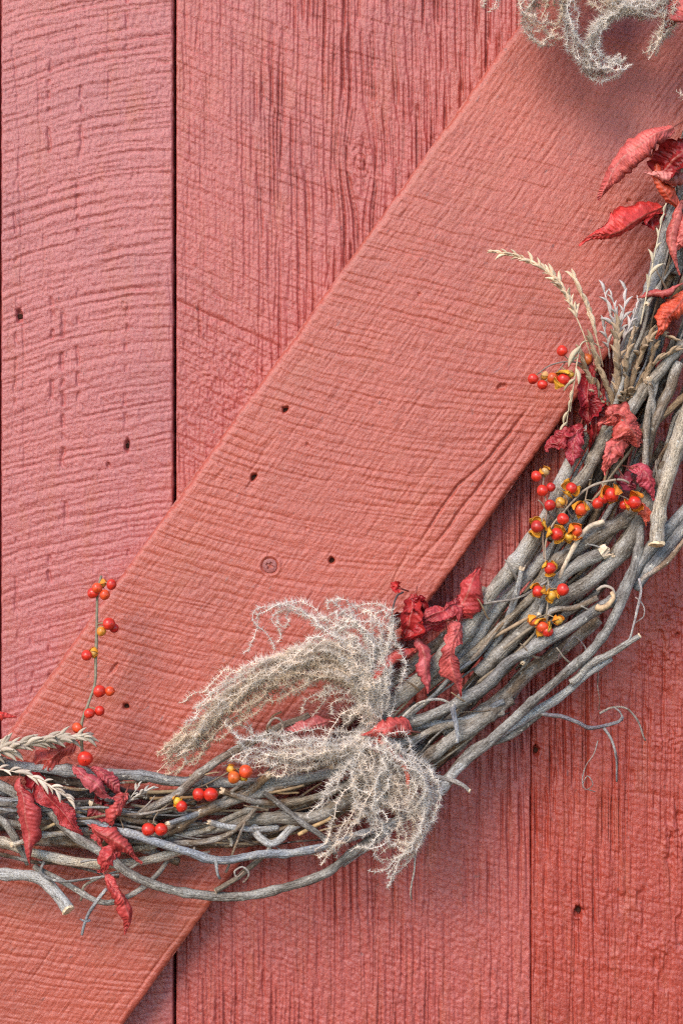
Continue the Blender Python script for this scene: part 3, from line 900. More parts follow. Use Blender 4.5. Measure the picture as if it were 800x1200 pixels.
for pts, w, c in (([(172, 928, 88), (220, 927, 92), (268, 925, 90)], 5, (0.46, 0.32, 0.18)), ([(176, 936, 84), (240, 932, 88), (300, 922, 84)], 4, (0.40, 0.26, 0.14)),
                  ([(310, 930, 100), (335, 925, 104), (356, 920, 100)], 3.5, (0.46, 0.28, 0.14)), ([(306, 922, 96), (330, 930, 100), (350, 929, 96)], 3, (0.42, 0.26, 0.13)),
                  ([(350, 978, 96), (365, 969, 102), (388, 958, 100)], 5, (0.52, 0.36, 0.20)), ([(590, 760, 104), (625, 735, 110), (655, 726, 108)], 4, (0.42, 0.32, 0.22)),
                  ([(570, 750, 96), (600, 735, 100), (630, 718, 98)], 4.5, (0.42, 0.30, 0.2)), ([(40, 975, 100), (60, 968, 104), (110, 945, 98)], 4, (0.5, 0.38, 0.24)),
                  ([(560, 800, 100), (600, 770, 106), (628, 740, 104)], 4, (0.40, 0.30, 0.2)), ([(690, 470, 96), (700, 520, 96), (690, 570, 92)], 4, (0.40, 0.29, 0.18))):
    branch(pts, w, w * 0.8, c, 'straw', knob=0.03, bend=1, mat=M_STRAW)
# loose straws and thin stems buried in the ring
for i in range(44):
    s0 = rr.uniform(250, cs[-1] - 300); L = rr.uniform(60, 190)
    o0 = rr.uniform(-42, 40); o1 = np.clip(o0 + rr.uniform(-30, 30), -46, 42)
    d0 = rr.uniform(72, 92)
    pts = [(*along(s0 + L * k, o0 + (o1 - o0) * k), d0 + rr.uniform(-3, 3)) for k in (0, .5, 1)]
    w = rr.uniform(2.2, 5)
    branch(pts, w, w * 0.7, rr.choice([TAN, (0.3, 0.22, 0.15), (0.42, 0.33, 0.22), GREY, (0.25, 0.16, 0.1)]), 'straw', knob=0.03, bend=2, mat=M_STRAW, sides=6)

# fine stray twigs woven over and under the thicker branches
for i in range(46):
    s0 = rr.uniform(300, cs[-1] - 420); L = rr.uniform(90, 300)
    o0 = rr.uniform(-50, 46); o1 = np.clip(o0 + rr.uniform(-55, 55), -60, 62)
    d0 = rr.uniform(80, 112)
    pts = []
    for k in (0, .2, .4, .6, .8, 1):
        x, y = along(s0 + L * k, o0 + (o1 - o0) * k ** 1.3 + rr.uniform(-4, 4))
        pts.append((x, y, d0 - 26 * (1 - math.sin(math.pi * (0.15 + 0.85 * k))) + rr.uniform(-2, 2)))
    w = rr.choice([3, 3.5, 4, 5, 6, 7])
    branch(pts, w, w * 0.55, rr.choice([GREY, BROWN, BLUE, DGREY, (0.36, 0.25, 0.16), DARK]), 'twig' if w < 5 else 'branch', knob=0.18, bend=3.5, sides=8)
    if i % 3 == 0:            # a short side shoot
        x, y, d = pts[3]
        sx, sy = along(s0 + L * 0.6 + rr.uniform(14, 34), o0 + (o1 - o0) * 0.5 + rr.choice([-1, 1]) * rr.uniform(12, 26))
        branch([(x, y, d), ((x + sx) / 2 + rr.uniform(-3, 3), (y + sy) / 2, d + 5), (sx, sy, d + rr.uniform(0, 12))], w * 0.6, w * 0.35, BROWN, 'twig', knob=0.12, bend=1.0, sides=7)
# snapped branch ends standing out of the bundle
for i in range(16):
    s0 = rr.uniform(520, cs[-1] - 520); L = rr.uniform(60, 130)
    o0 = rr.uniform(-30, 30); o1 = o0 + rr.choice([-1, 1]) * rr.uniform(12, 34)
    dr = rr.choice([-1, 1])
    pts = []
    for k in (0, .35, .7, 1):
        x, y = along(s0 + dr * L * k, o0 + (o1 - o0) * k ** 1.6)
        pts.append((x, y, 82 + 30 * k))
    w = rr.choice([6, 7, 8, 10])
    b_ = branch(pts, w, w * 0.9, rr.choice([GREY, BLUE, BROWN, PALE]), bend=1.0)
    cut_face(b_, pts[-1], np.array(pts[-1]) - np.array(pts[-2]), w * 0.46, (0.62, 0.47, 0.32), torn=True)
# strips of bark curling away from the thick branches
for (x, y, a, L) in ((640, 600, 126, 34), (598, 668, 122, 26), (566, 712, 118, 30), (700, 640, 150, 30), (735, 500, 120, 30), (770, 560, 95, 34), (620, 765, 150, 26), (540, 820, 155, 26),
                     (690, 715, 150, 24), (776, 330, 112, 40), (240, 908, 4, 34), (110, 1008, 8, 30), (300, 945, 165, 30), (650, 690, 140, 22), (660, 770, 140, 22), (480, 800, 140, 26)):
    ca, sa = math.cos(math.radians(a)), -math.sin(math.radians(a))
    lift = rr.uniform(4, 9)
    pts = [(x - ca * L / 2, y - sa * L / 2, 108), (x, y, 117 + lift * 0.3), (x + ca * L / 2, y + sa * L / 2 + rr.uniform(-5, 5), 117 + lift)]
    branch(pts, rr.uniform(3, 4.5), 1.5, rr.choice([(0.40, 0.32, 0.24), (0.30, 0.21, 0.14), (0.38, 0.33, 0.28)]), 'bark_peel', knob=0.2, bend=1.5, mat=M_STRAW, sides=6)

# ------------------------------------------------------------------ dry red leaves
def leaf_mesh(pts, w, curl, roll, seed, ribs, origin, crumple=0.36, ripple=0.13):
    c = spline(pts, 2.0)
    s = np.concatenate([[0], np.cumsum(np.linalg.norm(np.diff(c, axis=0), axis=1))])
    L = s[-1]
    ns = int(np.clip(ribs * 8, 60, 170)); nt = 17
    t = np.linspace(0, 1, ns)
    c = np.stack([np.interp(t * L, s, c[:, k]) for k in range(3)], 1)
    c = c + w * 0.10 * np.stack([vn(t * 3.5, t * 0 + k, seed + 60 + k) for k in range(3)], 1)
    T, N, B = frames(c)
    wid = w * (np.sin(math.pi * np.clip(t * 0.97 + 0.02, 0, 1) ** 0.8)) ** 0.62 * (1 - 0.55 * sstep(0.62, 1, t))
    r0, r1 = roll
    ra = np.radians(r0 + (r1 - r0) * t + 38 * crumple * 2 * vn(t * 3.2, t * 0, seed))
    N2 = np.cos(ra)[:, None] * N + np.sin(ra)[:, None] * B
    B2 = -np.sin(ra)[:, None] * N + np.cos(ra)[:, None] * B
    e = np.linspace(-1, 1, nt)
    tt, ee = np.meshgrid(t, e, indexing='ij')
    ix = np.where(ee < 0, 1.0, 5.0)
    side = 1 + 0.30 * vn(tt * 4.5, ix, seed + 1) + 0.12 * vn(tt * 16, ix, seed + 2) + 0.10 * vn(tt * 30, ix, seed + 8)
    hw = wid[:, None] * 0.5 * side
    a_ = abs(curl) * 1.25
    th = np.radians(a_) * (0.85 + 0.55 * vn(tt * 2.6, np.sign(ee) * 2, seed + 3)) * ee * (0.55 + 0.45 * np.abs(ee))
    half = np.radians(a_) * 0.85 + 1e-3
    sgn = 1 if curl >= 0 else -1
    kk = hw / max(math.sin(min(half, math.pi / 2)), 0.35)
    y = np.sin(np.abs(th)) * np.sign(ee) * kk
    z = sgn * (1 - np.cos(th)) * kk
    if abs(curl) < 20: y = ee * hw
    chev = tt * ribs * (1 + 0.06 * vn(tt * 6, ee * 0, seed + 9)) - np.abs(ee) * w / L * ribs * 0.5
    rib = np.abs(np.sin(math.pi * chev)) ** 0.8
    z = z - sgn * ripple * w * (1 - rib) * np.minimum(1, np.abs(ee) * 3) * (0.7 + 0.5 * vn(tt * 5, ee, seed + 10))
    z = z + 0.06 * w * np.exp(-(ee / 0.12) ** 2)
    cr = crumple * 0.26 * w
    z = z + cr * vn(tt * 7, ee * 1.9 + 9, seed + 6) + cr * 0.45 * vn(tt * 17, ee * 4 + 9, seed + 16)
    y = y + cr * 0.6 * vn(tt * 6, ee * 1.6 + 4, seed + 7)
    P = c[:, None, :] + y[..., None] * B2[:, None, :] + z[..., None] * N2[:, None, :]
    P2 = P - 0.35 * N2[:, None, :]
    n = ns * nt
    idx = np.arange(n).reshape(ns, nt)
    q = np.stack([idx[:-1, :-1], idx[:-1, 1:], idx[1:, 1:], idx[1:, :-1]], -1).reshape(-1, 4)
    ring = np.concatenate([idx[0, :-1], idx[:-1, -1], idx[-1, :0:-1], idx[:0:-1, 0]])
    rim = np.stack([ring, np.roll(ring, -1), np.roll(ring, -1) + n, ring + n], -1)
    V3 = np.vstack([P.reshape(-1, 3), P2.reshape(-1, 3)])
    me = mesh_np('leaf', W(V3) - np.array(origin), np.vstack([q, q[:, ::-1] + n, rim]))
    mi = np.concatenate([np.zeros(len(q)), np.ones(len(q)), np.zeros(len(rim))]).astype(np.int32)
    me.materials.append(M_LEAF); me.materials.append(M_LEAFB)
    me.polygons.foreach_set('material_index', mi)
    uv = np.tile(np.stack([(ee * 0.5 + 0.5).ravel(), tt.ravel()], 1), (2, 1))
    li = np.empty(len(me.loops), np.int32); me.loops.foreach_get('vertex_index', li)
    me.uv_layers.new(name='UVMap').data.foreach_set('uv', uv[li].astype(np.float32).ravel())
    return me


RED = (0.55, 0.05, 0.042); CRIM = (0.28, 0.016, 0.024); PINK = (0.56, 0.13, 0.115); SALM = (0.60, 0.13, 0.08); DRED = (0.24, 0.013, 0.014); ORNG = (0.56, 0.09, 0.04)
_leafn = [50]
LEAFGROUP = 'dried red leaves tucked in the wreath'


def leaf_sprig(label, leaves, stems=()):
    """leaves: (pts, width, curl, roll, colour)"""
    base = leaves[0][0][0]
    one = len(leaves) == 1 and not stems
    t = thing('leaf_sprig' if len(leaves) > 1 else 'dry_leaf', label, 'leaves' if len(leaves) > 1 else 'leaf', base, LEAFGROUP)
    for pts, w, curl, roll, col in leaves:
        _leafn[0] += 1
        p = np.array(pts, float)
        L = np.linalg.norm(np.diff(p, axis=0), axis=1).sum()
        me = leaf_mesh(pts, w * 0.98, curl * 1.35, roll, _leafn[0], max(4, L / 5.6), t.location)
        link('leaf', me, t, tuple(c * k for c, k in zip(col, (1.32, 1.12, 1.08))))
        # leaf stalk running down into the branches
        d = p[0] - p[1]; d /= np.linalg.norm(d)
        e = p[0] + d * 12; e[2] = max(e[2] - 16, 62)
        me = tube_mesh('stem', [tuple(p[0] - d * 4), tuple(p[0] + d * 5 + [0, 0, -3]), tuple(e)], 1.2, 1.0, 6, 0, 0, origin=t.location)
        link('stem', me, t, (0.3, 0.08, 0.06), M_STRAW)
    for pts, w, col in stems:
        me = tube_mesh('stem', pts, w / 2, w / 2.4, 6, 0.05, _leafn[0], origin=t.location)
        link('stem', me, t, col, M_STRAW)
    return t


# upper right
leaf_sprig('pink and red curled leaves spreading left above the wheat, highest large cluster', [
    ([(789, 148, 112), (768, 160, 122), (745, 177, 124), (724, 198, 120), (701, 235, 110)], 29, -66, (-14, 8), PINK),
    ([(776, 206, 116), (784, 192, 122), (796, 178, 122), (822, 160, 112)], 38, 50, (10, 20), DRED),
    ([(812, 206, 118), (795, 208, 126), (775, 207, 128), (754, 203, 124)], 16, -110, (0, 30), (0.54, 0.19, 0.17)),
    ([(795, 245, 108), (785, 232, 118), (774, 214, 122), (768, 190, 118), (765, 172, 112)], 17, -100, (20, -20), ORNG)])
leaf_sprig('flat red leaf pointing left beneath the pink curled leaf cluster', [
    ([(775, 243, 104), (752, 256, 116), (728, 266, 120), (704, 275, 118), (679, 287, 110)], 25, -60, (22, 6), RED),
    ([(778, 252, 100), (764, 256, 106), (750, 262, 106)], 16, 70, (0, 40), DRED)])
leaf_sprig('pink red folded leaf at the top right corner beside the fuzzy plume', [
    ([(794, -24, 112), (787, 0, 120), (783, 18, 120), (780, 36, 114)], 44, -60, (0, 10), PINK)])
leaf_sprig('salmon rolled leaf strips hanging by the pale bark branch at right edge', [
    ([(800, 235, 110), (793, 256, 118), (787, 278, 120), (790, 300, 118), (796, 322, 112)], 14, -120, (0, 30), (0.50, 0.13, 0.11)),
    ([(815, 250, 110), (803, 268, 118), (795, 285, 118), (788, 296, 112)], 22, -70, (0, 20), PINK),
    ([(750, 348, 108), (764, 345, 118), (780, 340, 122), (800, 332, 118)], 9, -120, (0, 40), (0.45, 0.10, 0.09))])
leaf_sprig('orange red ribbed leaf standing among the brown seed heads', [
    ([(806, 340, 106), (793, 357, 118), (781, 375, 122), (768, 397, 116)], 25, -55, (-8, 12), ORNG)])
# middle of the right arm
leaf_sprig('dark crimson crumpled leaves beside the brace edge above the berries', [
    ([(694, 420, 92), (689, 445, 102), (686, 472, 106), (690, 510, 98)], 34, 46, (-20, 10), CRIM),
    ([(704, 455, 90), (700, 480, 98), (694, 505, 102), (688, 530, 96)], 26, 60, (10, 30), DRED),
    ([(684, 506, 100), (668, 510, 110), (655, 517, 112), (640, 531, 102)], 36, -44, (10, 8), (0.33, 0.03, 0.04)),
    ([(679, 500, 100), (674, 515, 110), (671, 530, 112), (670, 547, 106)], 28, -60, (-10, 20), (0.34, 0.04, 0.06))])
leaf_sprig('bright salmon pair of crumpled leaves in front of the grey branches', [
    ([(752, 518, 110), (740, 500, 124), (724, 489, 130), (699, 496, 122)], 42, -48, (-16, 14), (0.52, 0.11, 0.09)),
    ([(736, 512, 114), (724, 520, 124), (714, 534, 126), (709, 556, 118)], 28, -50, (10, -8), PINK)])
leaf_sprig('crimson folded leaf touching the cut branch end', [
    ([(738, 548, 104), (752, 552, 114), (760, 566, 116), (765, 586, 108)], 22, -60, (10, 10), (0.40, 0.06, 0.09)),
    ([(728, 556, 98), (734, 566, 104), (744, 576, 104)], 22, 50, (0, 20), (0.20, 0.03, 0.05)),
    ([(750, 590, 112), (754, 600, 118), (758, 616, 112)], 15, -60, (0, 10), SALM)])
# where the arm meets the plume
leaf_sprig('curled red leaf with a raised tip at the inner edge of the thick pale branch', [
    ([(533, 726, 114), (543, 708, 124), (551, 688, 124), (562, 664, 116)], 28, -70, (10, -20), (0.42, 0.05, 0.05)),
    ([(550, 712, 116), (530, 712, 126), (508, 719, 128), (492, 726, 120)], 40, -40, (-10, 16), (0.42, 0.06, 0.07)),
    ([(486, 698, 112), (482, 715, 122), (480, 732, 122), (468, 750, 112)], 25, 60, (-10, 30), (0.38, 0.03, 0.03)),
    ([(497, 720, 112), (492, 706, 120), (480, 700, 118)], 20, 60, (0, 40), CRIM),
    ([(520, 728, 108), (502, 732, 120), (488, 742, 120), (474, 752, 110)], 26, -50, (0, -20), (0.36, 0.03, 0.04)),
    ([(488, 722, 106), (474, 726, 114), (464, 738, 112)], 20, 50, (0, 20), DRED)])
leaf_sprig('long ribbed pink leaf hanging straight down over the grey branches', [
    ([(538, 730, 122), (528, 752, 132), (527, 772, 134), (534, 793, 132), (543, 817, 124)], 29, -46, (8, -6), (0.47, 0.10, 0.095))])
leaf_sprig('short rolled pink leaf hanging next to the long ribbed leaf', [
    ([(490, 748, 118), (497, 766, 128), (500, 786, 129), (501, 812, 122)], 18, -90, (0, 10), (0.46, 0.10, 0.11))])
leaf_sprig('narrow red leaves crossing the brown branch end by the plume', [
    ([(488, 760, 114), (470, 771, 122), (452, 784, 124), (438, 800, 122), (428, 832, 114)], 14, -90, (0, 30), (0.45, 0.075, 0.065)),
    ([(452, 742, 104), (446, 758, 112), (445, 770, 112), (440, 784, 106)], 17, 50, (0, 20), (0.34, 0.025, 0.03)),
    ([(436, 790, 110), (418, 778, 120), (405, 774, 120), (392, 786, 112)], 18, -60, (10, 10), (0.36, 0.055, 0.06))],
    [([(472, 694, 112), (464, 700, 120), (459, 722, 122), (462, 748, 116), (470, 765, 100)], 2.6, (0.07, 0.05, 0.05))])
leaf_sprig('small bright red leaf scrap at the tip of a thin curved stalk', [
    ([(470, 690, 108), (464, 688, 114), (457, 682, 110)], 10, 30, (0, 0), (0.48, 0.03, 0.03))])
leaf_sprig('thick rolled salmon leaf right of the plume base', [
    ([(482, 857, 114), (462, 854, 128), (446, 854, 130), (422, 862, 118)], 26, -80, (0, 10), (0.46, 0.085, 0.075)),
    ([(428, 866, 110), (440, 872, 118), (452, 880, 120), (470, 890, 112)], 22, 50, (0, 20), CRIM),
    ([(442, 866, 120), (460, 880, 128), (476, 902, 130), (482, 934, 124)], 10, -110, (0, 20), SALM)])
leaf_sprig('faded pink leaf half hidden behind the plume over the brace', [
    ([(386, 846, 104), (366, 852, 112), (350, 856, 112), (328, 858, 104)], 17, -50, (0, 10), (0.42, 0.12, 0.12))])
# lower left
leaf_sprig('small red leaf tip at the left edge above the wheat', [
    ([(-26, 844, 100), (-10, 838, 108), (4, 837, 108), (20, 840, 102)], 13, -60, (0, 10), RED)])
leaf_sprig('dull red broad leaf lying behind the tan wheat head', [
    ([(86, 872, 92), (68, 884, 100), (50, 890, 100), (30, 898, 94)], 27, -30, (-14, 6), (0.36, 0.06, 0.045))])
leaf_sprig('long folded red leaf hanging at far left over the branches', [
    ([(24, 910, 112), (29, 935, 124), (31, 960, 127), (33, 985, 124), (36, 1016, 114)], 25, -84, (10, -20), (0.40, 0.06, 0.06))])
leaf_sprig('flat crimson leaf slanting right under the grey seed sprig', [
    ([(42, 912, 106), (54, 930, 116), (70, 948, 118), (80, 962, 116), (95, 979, 108)], 31, -34, (6, 14), (0.38, 0.045, 0.05)),
    ([(34, 905, 104), (44, 915, 110), (52, 930, 108)], 18, 40, (0, 20), CRIM)])
leaf_sprig('pair of pink ridged leaves on the pale branch beneath the single berry', [
    ([(88, 896, 112), (102, 912, 124), (116, 924, 126), (134, 936, 116)], 23, -70, (-6, 10), (0.44, 0.095, 0.11)),
    ([(106, 900, 108), (122, 909, 116), (136, 920, 116), (148, 936, 106)], 21, -60, (0, 10), (0.40, 0.08, 0.095)),
    ([(148, 928, 108), (140, 944, 118), (132, 958, 120), (128, 970, 112)], 19, -60, (0, 20), (0.42, 0.065, 0.06)),
    ([(122, 936, 98), (114, 948, 106), (108, 960, 106), (106, 972, 100)], 24, 40, (0, 20), (0.34, 0.05, 0.055))])
leaf_sprig('twisted forked red leaf in front of the dark diagonal branch', [
    ([(106, 968, 112), (118, 976, 124), (134, 984, 127), (150, 994, 124), (167, 1012, 114)], 19, -60, (10, -20), (0.42, 0.065, 0.06)),
    ([(138, 994, 114), (132, 1003, 124), (124, 1011, 124), (116, 1021, 116)], 22, -30, (0, 10), (0.42, 0.05, 0.05)),
    ([(110, 970, 108), (116, 982, 116), (122, 992, 116)], 18, -60, (0, 10), (0.36, 0.05, 0.05))])
leaf_sprig('narrow twisted red leaf dangling below the wreath at lower left', [
    ([(124, 1026, 112), (137, 1042, 122), (146, 1056, 122), (150, 1074, 120), (147, 1096, 112)], 19, -70, (-20, 40), (0.43, 0.06, 0.055))])

# ------------------------------------------------------------------ berries
def berry_mesh():
    nu, nv = 16, 10
    vs = [(0, 0, -1.0)]; fs = []; tr = []; mi = []
    for j in range(1, nv):
        a = math.pi * j / nv
        for k in range(nu):
            b = 2 * math.pi * k / nu
            lob = 1 + 0.035 * math.cos(3 * b)
            vs.append((math.sin(a) * math.cos(b) * lob, math.sin(a) * math.sin(b) * lob, -math.cos(a) * 0.97))
    vs.append((0, 0, 0.97))
    for k in range(nu): tr.append((0, 1 + (k + 1) % nu, 1 + k))
    for j in range(nv - 2):
        for k in range(nu):
            a = 1 + j * nu + k; b = 1 + j * nu + (k + 1) % nu
            fs.append((a, b, b + nu, a + nu))
    last = len(vs) - 1
    b0 = 1 + (nv - 2) * nu
    for k in range(nu): tr.append((b0 + k, b0 + (k + 1) % nu, last))
    # small withered point at the pole
    n0 = len(vs); t0 = len(fs) + len(tr)
    for k in range(6):
        b = 2 * math.pi * k / 6
        vs.append((0.12 * math.cos(b), 0.12 * math.sin(b), 0.93))
    vs.append((0.03, 0.0, 1.2))
    for k in range(6): tr.append((n0 + k, n0 + (k + 1) % 6, n0 + 6))
    me = mesh_np('berry', np.array(vs), fs, tr)
    me.materials.append(M_BERRY); me.materials.append(M_TIP)
    m = np.zeros(len(me.polygons), np.int32); m[-6:] = 1
    me.polygons.foreach_set('material_index', m)
    return me


def husk_mesh(seed):
    """three thin dry valves opened round the berry"""
    r = random.Random(seed)
    V3 = []; Q = []
    for v in range(3):
        b = 2 * math.pi * v / 3 + r.uniform(-.25, .25)
        open_ = r.uniform(0.15, 0.85)
        nl, nw = 8, 5
        i0 = len(V3)
        for layer in (0, 1):
            for i in range(nl):
                t = i / (nl - 1)
                wd = 0.84 * math.sin(math.pi * (0.10 + 0.87 * t)) ** 0.9 * (1 - 0.15 * math.sin(9 * t + v))
                el = -1.35 + t * (1.5 + open_)
                rad = 1.12 + 0.35 * t * open_ * 2 + 0.06 * layer
                for j in range(nw):
                    e = -1 + 2 * j / (nw - 1)
                    rr_ = rad - 0.22 * e * e * t + 0.07 * math.sin(5 * e + i + v)
                    cx = math.cos(el) * rr_; cz = math.sin(el) * rr_
                    V3.append((cx * math.cos(b) - e * wd * math.sin(b), cx * math.sin(b) + e * wd * math.cos(b), cz))
        n = nl * nw
        for i in range(nl - 1):
            for j in range(nw - 1):
                a = i0 + i * nw + j
                Q.append((a, a + 1, a + nw + 1, a + nw)); Q.append((a + n, a + n + nw, a + n + nw + 1, a + n + 1))
        rim = [i0 + j for j in range(nw)] + [i0 + i * nw + nw - 1 for i in range(1, nl)] + [i0 + (nl - 1) * nw + j for j in range(nw - 2, -1, -1)] + [i0 + i * nw for i in range(nl - 2, 0, -1)]
        for k in range(len(rim)):
            a, b2 = rim[k], rim[(k + 1) % len(rim)]
            Q.append((a, b2, b2 + n, a + n))
    return mesh_np('husk', np.array(V3), Q)


BERRY = berry_mesh()
HUSKS = [husk_mesh(k) for k in range(4)]
for h in HUSKS: h.materials.append(M_HUSK)
BGROUP = 'orange red berry sprigs in the wreath'
BC = [(0.62, 0.032, 0.016), (0.70, 0.075, 0.02), (0.50, 0.022, 0.016), (0.72, 0.11, 0.025)]
rb = random.Random(11)


def berry_sprig(label, base, stems, berries):
    """berries: (x, y, d, radius, husk 0/1/2, colour index or rgb)"""
    t = thing('berry_sprig', label, 'berries', base, BGROUP)
    org = np.array(t.location)
    allp = []
    for pts, w, col in stems:
        me = tube_mesh('stem', pts, w / 2, w / 2.5, 7, 0.12, rb.randrange(99), origin=t.location, bend=0.8)
        link('stem', me, t, col, M_STRAW)
        allp.append(spline(pts, 4))
    allp = np.vstack(allp)
    for (x, y, d, r, hk, ci) in berries:
        p = np.array([x, y, d], float)
        near = allp[np.argmin(np.linalg.norm((allp - p) * [1, 1, 0.6], axis=1))]
        dirv = p - near; L = np.linalg.norm(dirv)
        if L < 2: dirv = np.array([0, 1, 0.5]); L = 1
        wd = W(p)[0] - W(near)[0]; wd = Vector(wd)
        if wd.length < 1e-5: wd = Vector((0, -1, -0.5))
        wd.normalize()
        wd = (wd + Vector((rb.uniform(-.5, .5), -0.35 - rb.random() * 0.5, rb.uniform(-.5, .3)))).normalized()
        o = link('berry', BERRY, t, BC[ci] if isinstance(ci, int) else ci)
        o.location = W(p)[0] - org
        o.rotation_mode = 'QUATERNION'
        o.rotation_quaternion = wd.to_track_quat('Z', 'Y')
        f_ = rb.uniform(0.86, 0.98)
        o.scale = (r * S * f_ * rb.uniform(0.93, 1.05), r * S * f_, r * S * f_ * rb.uniform(0.9, 1.05))
        if hk:
            h = link('husk', HUSKS[rb.randrange(4)], o, ((0.86, 0.33, 0.025), (0.88, 0.42, 0.04), (0.84, 0.26, 0.02), (0.62, 0.34, 0.13))[rb.randrange(4) if hk == 1 else rb.randrange(3)])
            h.rotation_euler = (rb.uniform(-.3, .3), rb.uniform(-.3, .3), rb.uniform(0, 6))
            k = 0.95 if hk == 1 else rb.uniform(0.96, 1.16)
            h.scale = (k, k, k)
        if L > r + 1:
            me = tube_mesh('stalk', [tuple(near), tuple((near + p) / 2 + [0, -1, 1]), tuple(p)], 0.8, 0.7, 5, 0, 0, origin=t.location)
            link('stalk', me, t, (0.30, 0.22, 0.13), M_STRAW)


SC = (0.26, 0.19, 0.13)
berry_sprig('tall upright stem of red berries standing alone against the brace at left', (98, 905, 92),
            [([(98, 912, 88), (97, 885, 100), (96, 850, 108), (104, 825, 108), (112, 800, 106), (113, 770, 104), (114, 735, 104), (114, 700, 104), (117, 682, 104), (119, 675, 102)], 4, (0.22, 0.19, 0.13))],
            [(109, 695, 108, 6.6, 0, 0), (114, 689, 112, 6.6, 0, 1), (123, 697, 110, 6.4, 0, 1), (131, 685, 106, 6.4, 0, 0), (121, 684, 101, 4.6, 1, (0.6, 0.3, 0.05)),
             (128, 731, 110, 7.2, 0, 0), (134, 736, 104, 5.6, 0, 2), (119, 740, 110, 6.3, 0, (0.66, 0.24, 0.03)), (102, 768, 108, 7, 0, 0), (110, 765, 104, 5, 1, (0.5, 0.26, 0.06)),
             (117, 810, 108, 7.2, 0, 0), (129, 810, 106, 6.4, 0, 1), (105, 836, 112, 6.6, 0, 0), (117, 833, 106, 6.4, 0, 0), (91, 853, 108, 7, 0, 1), (100, 889, 112, 9, 0, 0)])
berry_sprig('four small bunches of berries scattered along the lower pale branch', (205, 945, 100),
            [([(172, 958, 96), (190, 948, 100), (215, 930, 104), (245, 918, 108), (276, 900, 108)], 2.4, SC), ([(190, 948, 98), (182, 958, 106), (180, 964, 110)], 1.8, SC), ([(236, 922, 104), (238, 914, 110)], 1.6, SC)],
            [(274, 911, 132, 8, 0, (0.62, 0.12, 0.02)), (288, 904, 130, 7.8, 0, 1), (270, 901, 127, 4.5, 1, (0.68, 0.36, 0.05)), (285, 911, 127, 4.5, 1, (0.68, 0.40, 0.05)),
             (233, 931, 116, 7.6, 0, 0), (247, 931, 117, 8.4, 0, 0), (213, 945, 116, 7.4, 0, 0), (208, 939, 114, 5.5, 1, (0.72, 0.42, 0.04)), (174, 972, 118, 7.8, 0, 0), (189, 972, 118, 7.8, 0, 0)])
berry_sprig('small cluster of red berries over the brace beside the drooping tan seed pods', (682, 430, 96),
            [([(700, 440, 84), (684, 428, 98), (665, 424, 106), (645, 428, 106), (630, 438, 102)], 2.2, (0.22, 0.16, 0.14)), ([(662, 424, 105), (652, 436, 106), (645, 441, 106)], 1.6, (0.22, 0.16, 0.14)), ([(668, 424, 104), (660, 416, 106)], 1.6, SC)],
            [(658, 411, 110, 7, 0, 0), (624, 444, 108, 6.6, 0, 0), (635, 451, 108, 6.8, 0, 0), (647, 443, 112, 6.4, 0, (0.58, 0.09, 0.02)), (660, 445, 112, 8, 2, 0), (638, 441, 102, 5, 1, (0.6, 0.3, 0.05)), (668, 439, 108, 4.5, 1, (0.7, 0.4, 0.06)), (687, 421, 96, 7.5, 0, (0.62, 0.14, 0.03))])
berry_sprig('large spray of red berries in yellow husks hanging in front of the right branches', (735, 568, 104),
            [([(745, 572, 98), (728, 562, 112), (704, 565, 118), (688, 572, 120), (676, 582, 120), (660, 600, 120), (645, 618, 118), (638, 640, 118), (640, 665, 118), (643, 690, 118), (640, 720, 116)], 3, (0.36, 0.29, 0.22)),
             ([(638, 552, 112), (636, 572, 118), (640, 595, 120), (636, 625, 120), (637, 655, 119)], 2.4, (0.3, 0.2, 0.15)),
             ([(704, 565, 118), (712, 575, 122), (735, 585, 120)], 2.2, SC), ([(660, 600, 120), (668, 618, 122), (664, 630, 122)], 2, SC), ([(676, 582, 120), (668, 574, 122)], 2, SC), ([(688, 572, 120), (684, 590, 124)], 2, SC)],
            [(628, 558, 120, 7, 0, 0), (638, 553, 116, 5.5, 1, (0.5, 0.3, 0.12)), (635, 575, 122, 7, 0, 0), (645, 571, 120, 5.6, 0, 2), (644, 592, 124, 6.6, 0, 2), (656, 588, 122, 6, 1, (0.62, 0.3, 0.04)),
             (669, 572, 126, 7.4, 2, 0), (680, 597, 128, 8, 2, 1), (659, 608, 126, 7, 0, 0), (629, 617, 124, 7.4, 2, (0.45, 0.03, 0.02)), (652, 626, 128, 8, 2, 0), (675, 622, 126, 7, 2, 1), (666, 629, 122, 5.5, 2, (0.7, 0.36, 0.04)),
             (700, 590, 126, 7, 0, 0), (706, 585, 126, 6.6, 0, 0), (716, 580, 130, 8.6, 2, 0), (743, 589, 130, 8.4, 2, 0), (731, 592, 126, 6, 0, 0), (644, 666, 128, 7.4, 2, 0),
             (630, 693, 126, 7.4, 1, 0), (659, 691, 128, 7.6, 0, 0), (646, 698, 124, 6, 2, (0.68, 0.36, 0.05)), (624, 728, 124, 6, 1, (0.60, 0.12, 0.03)), (635, 735, 128, 7, 2, 1), (641, 740, 128, 6.6, 0, 0), (654, 727, 122, 5, 1, (0.66, 0.34, 0.05))])

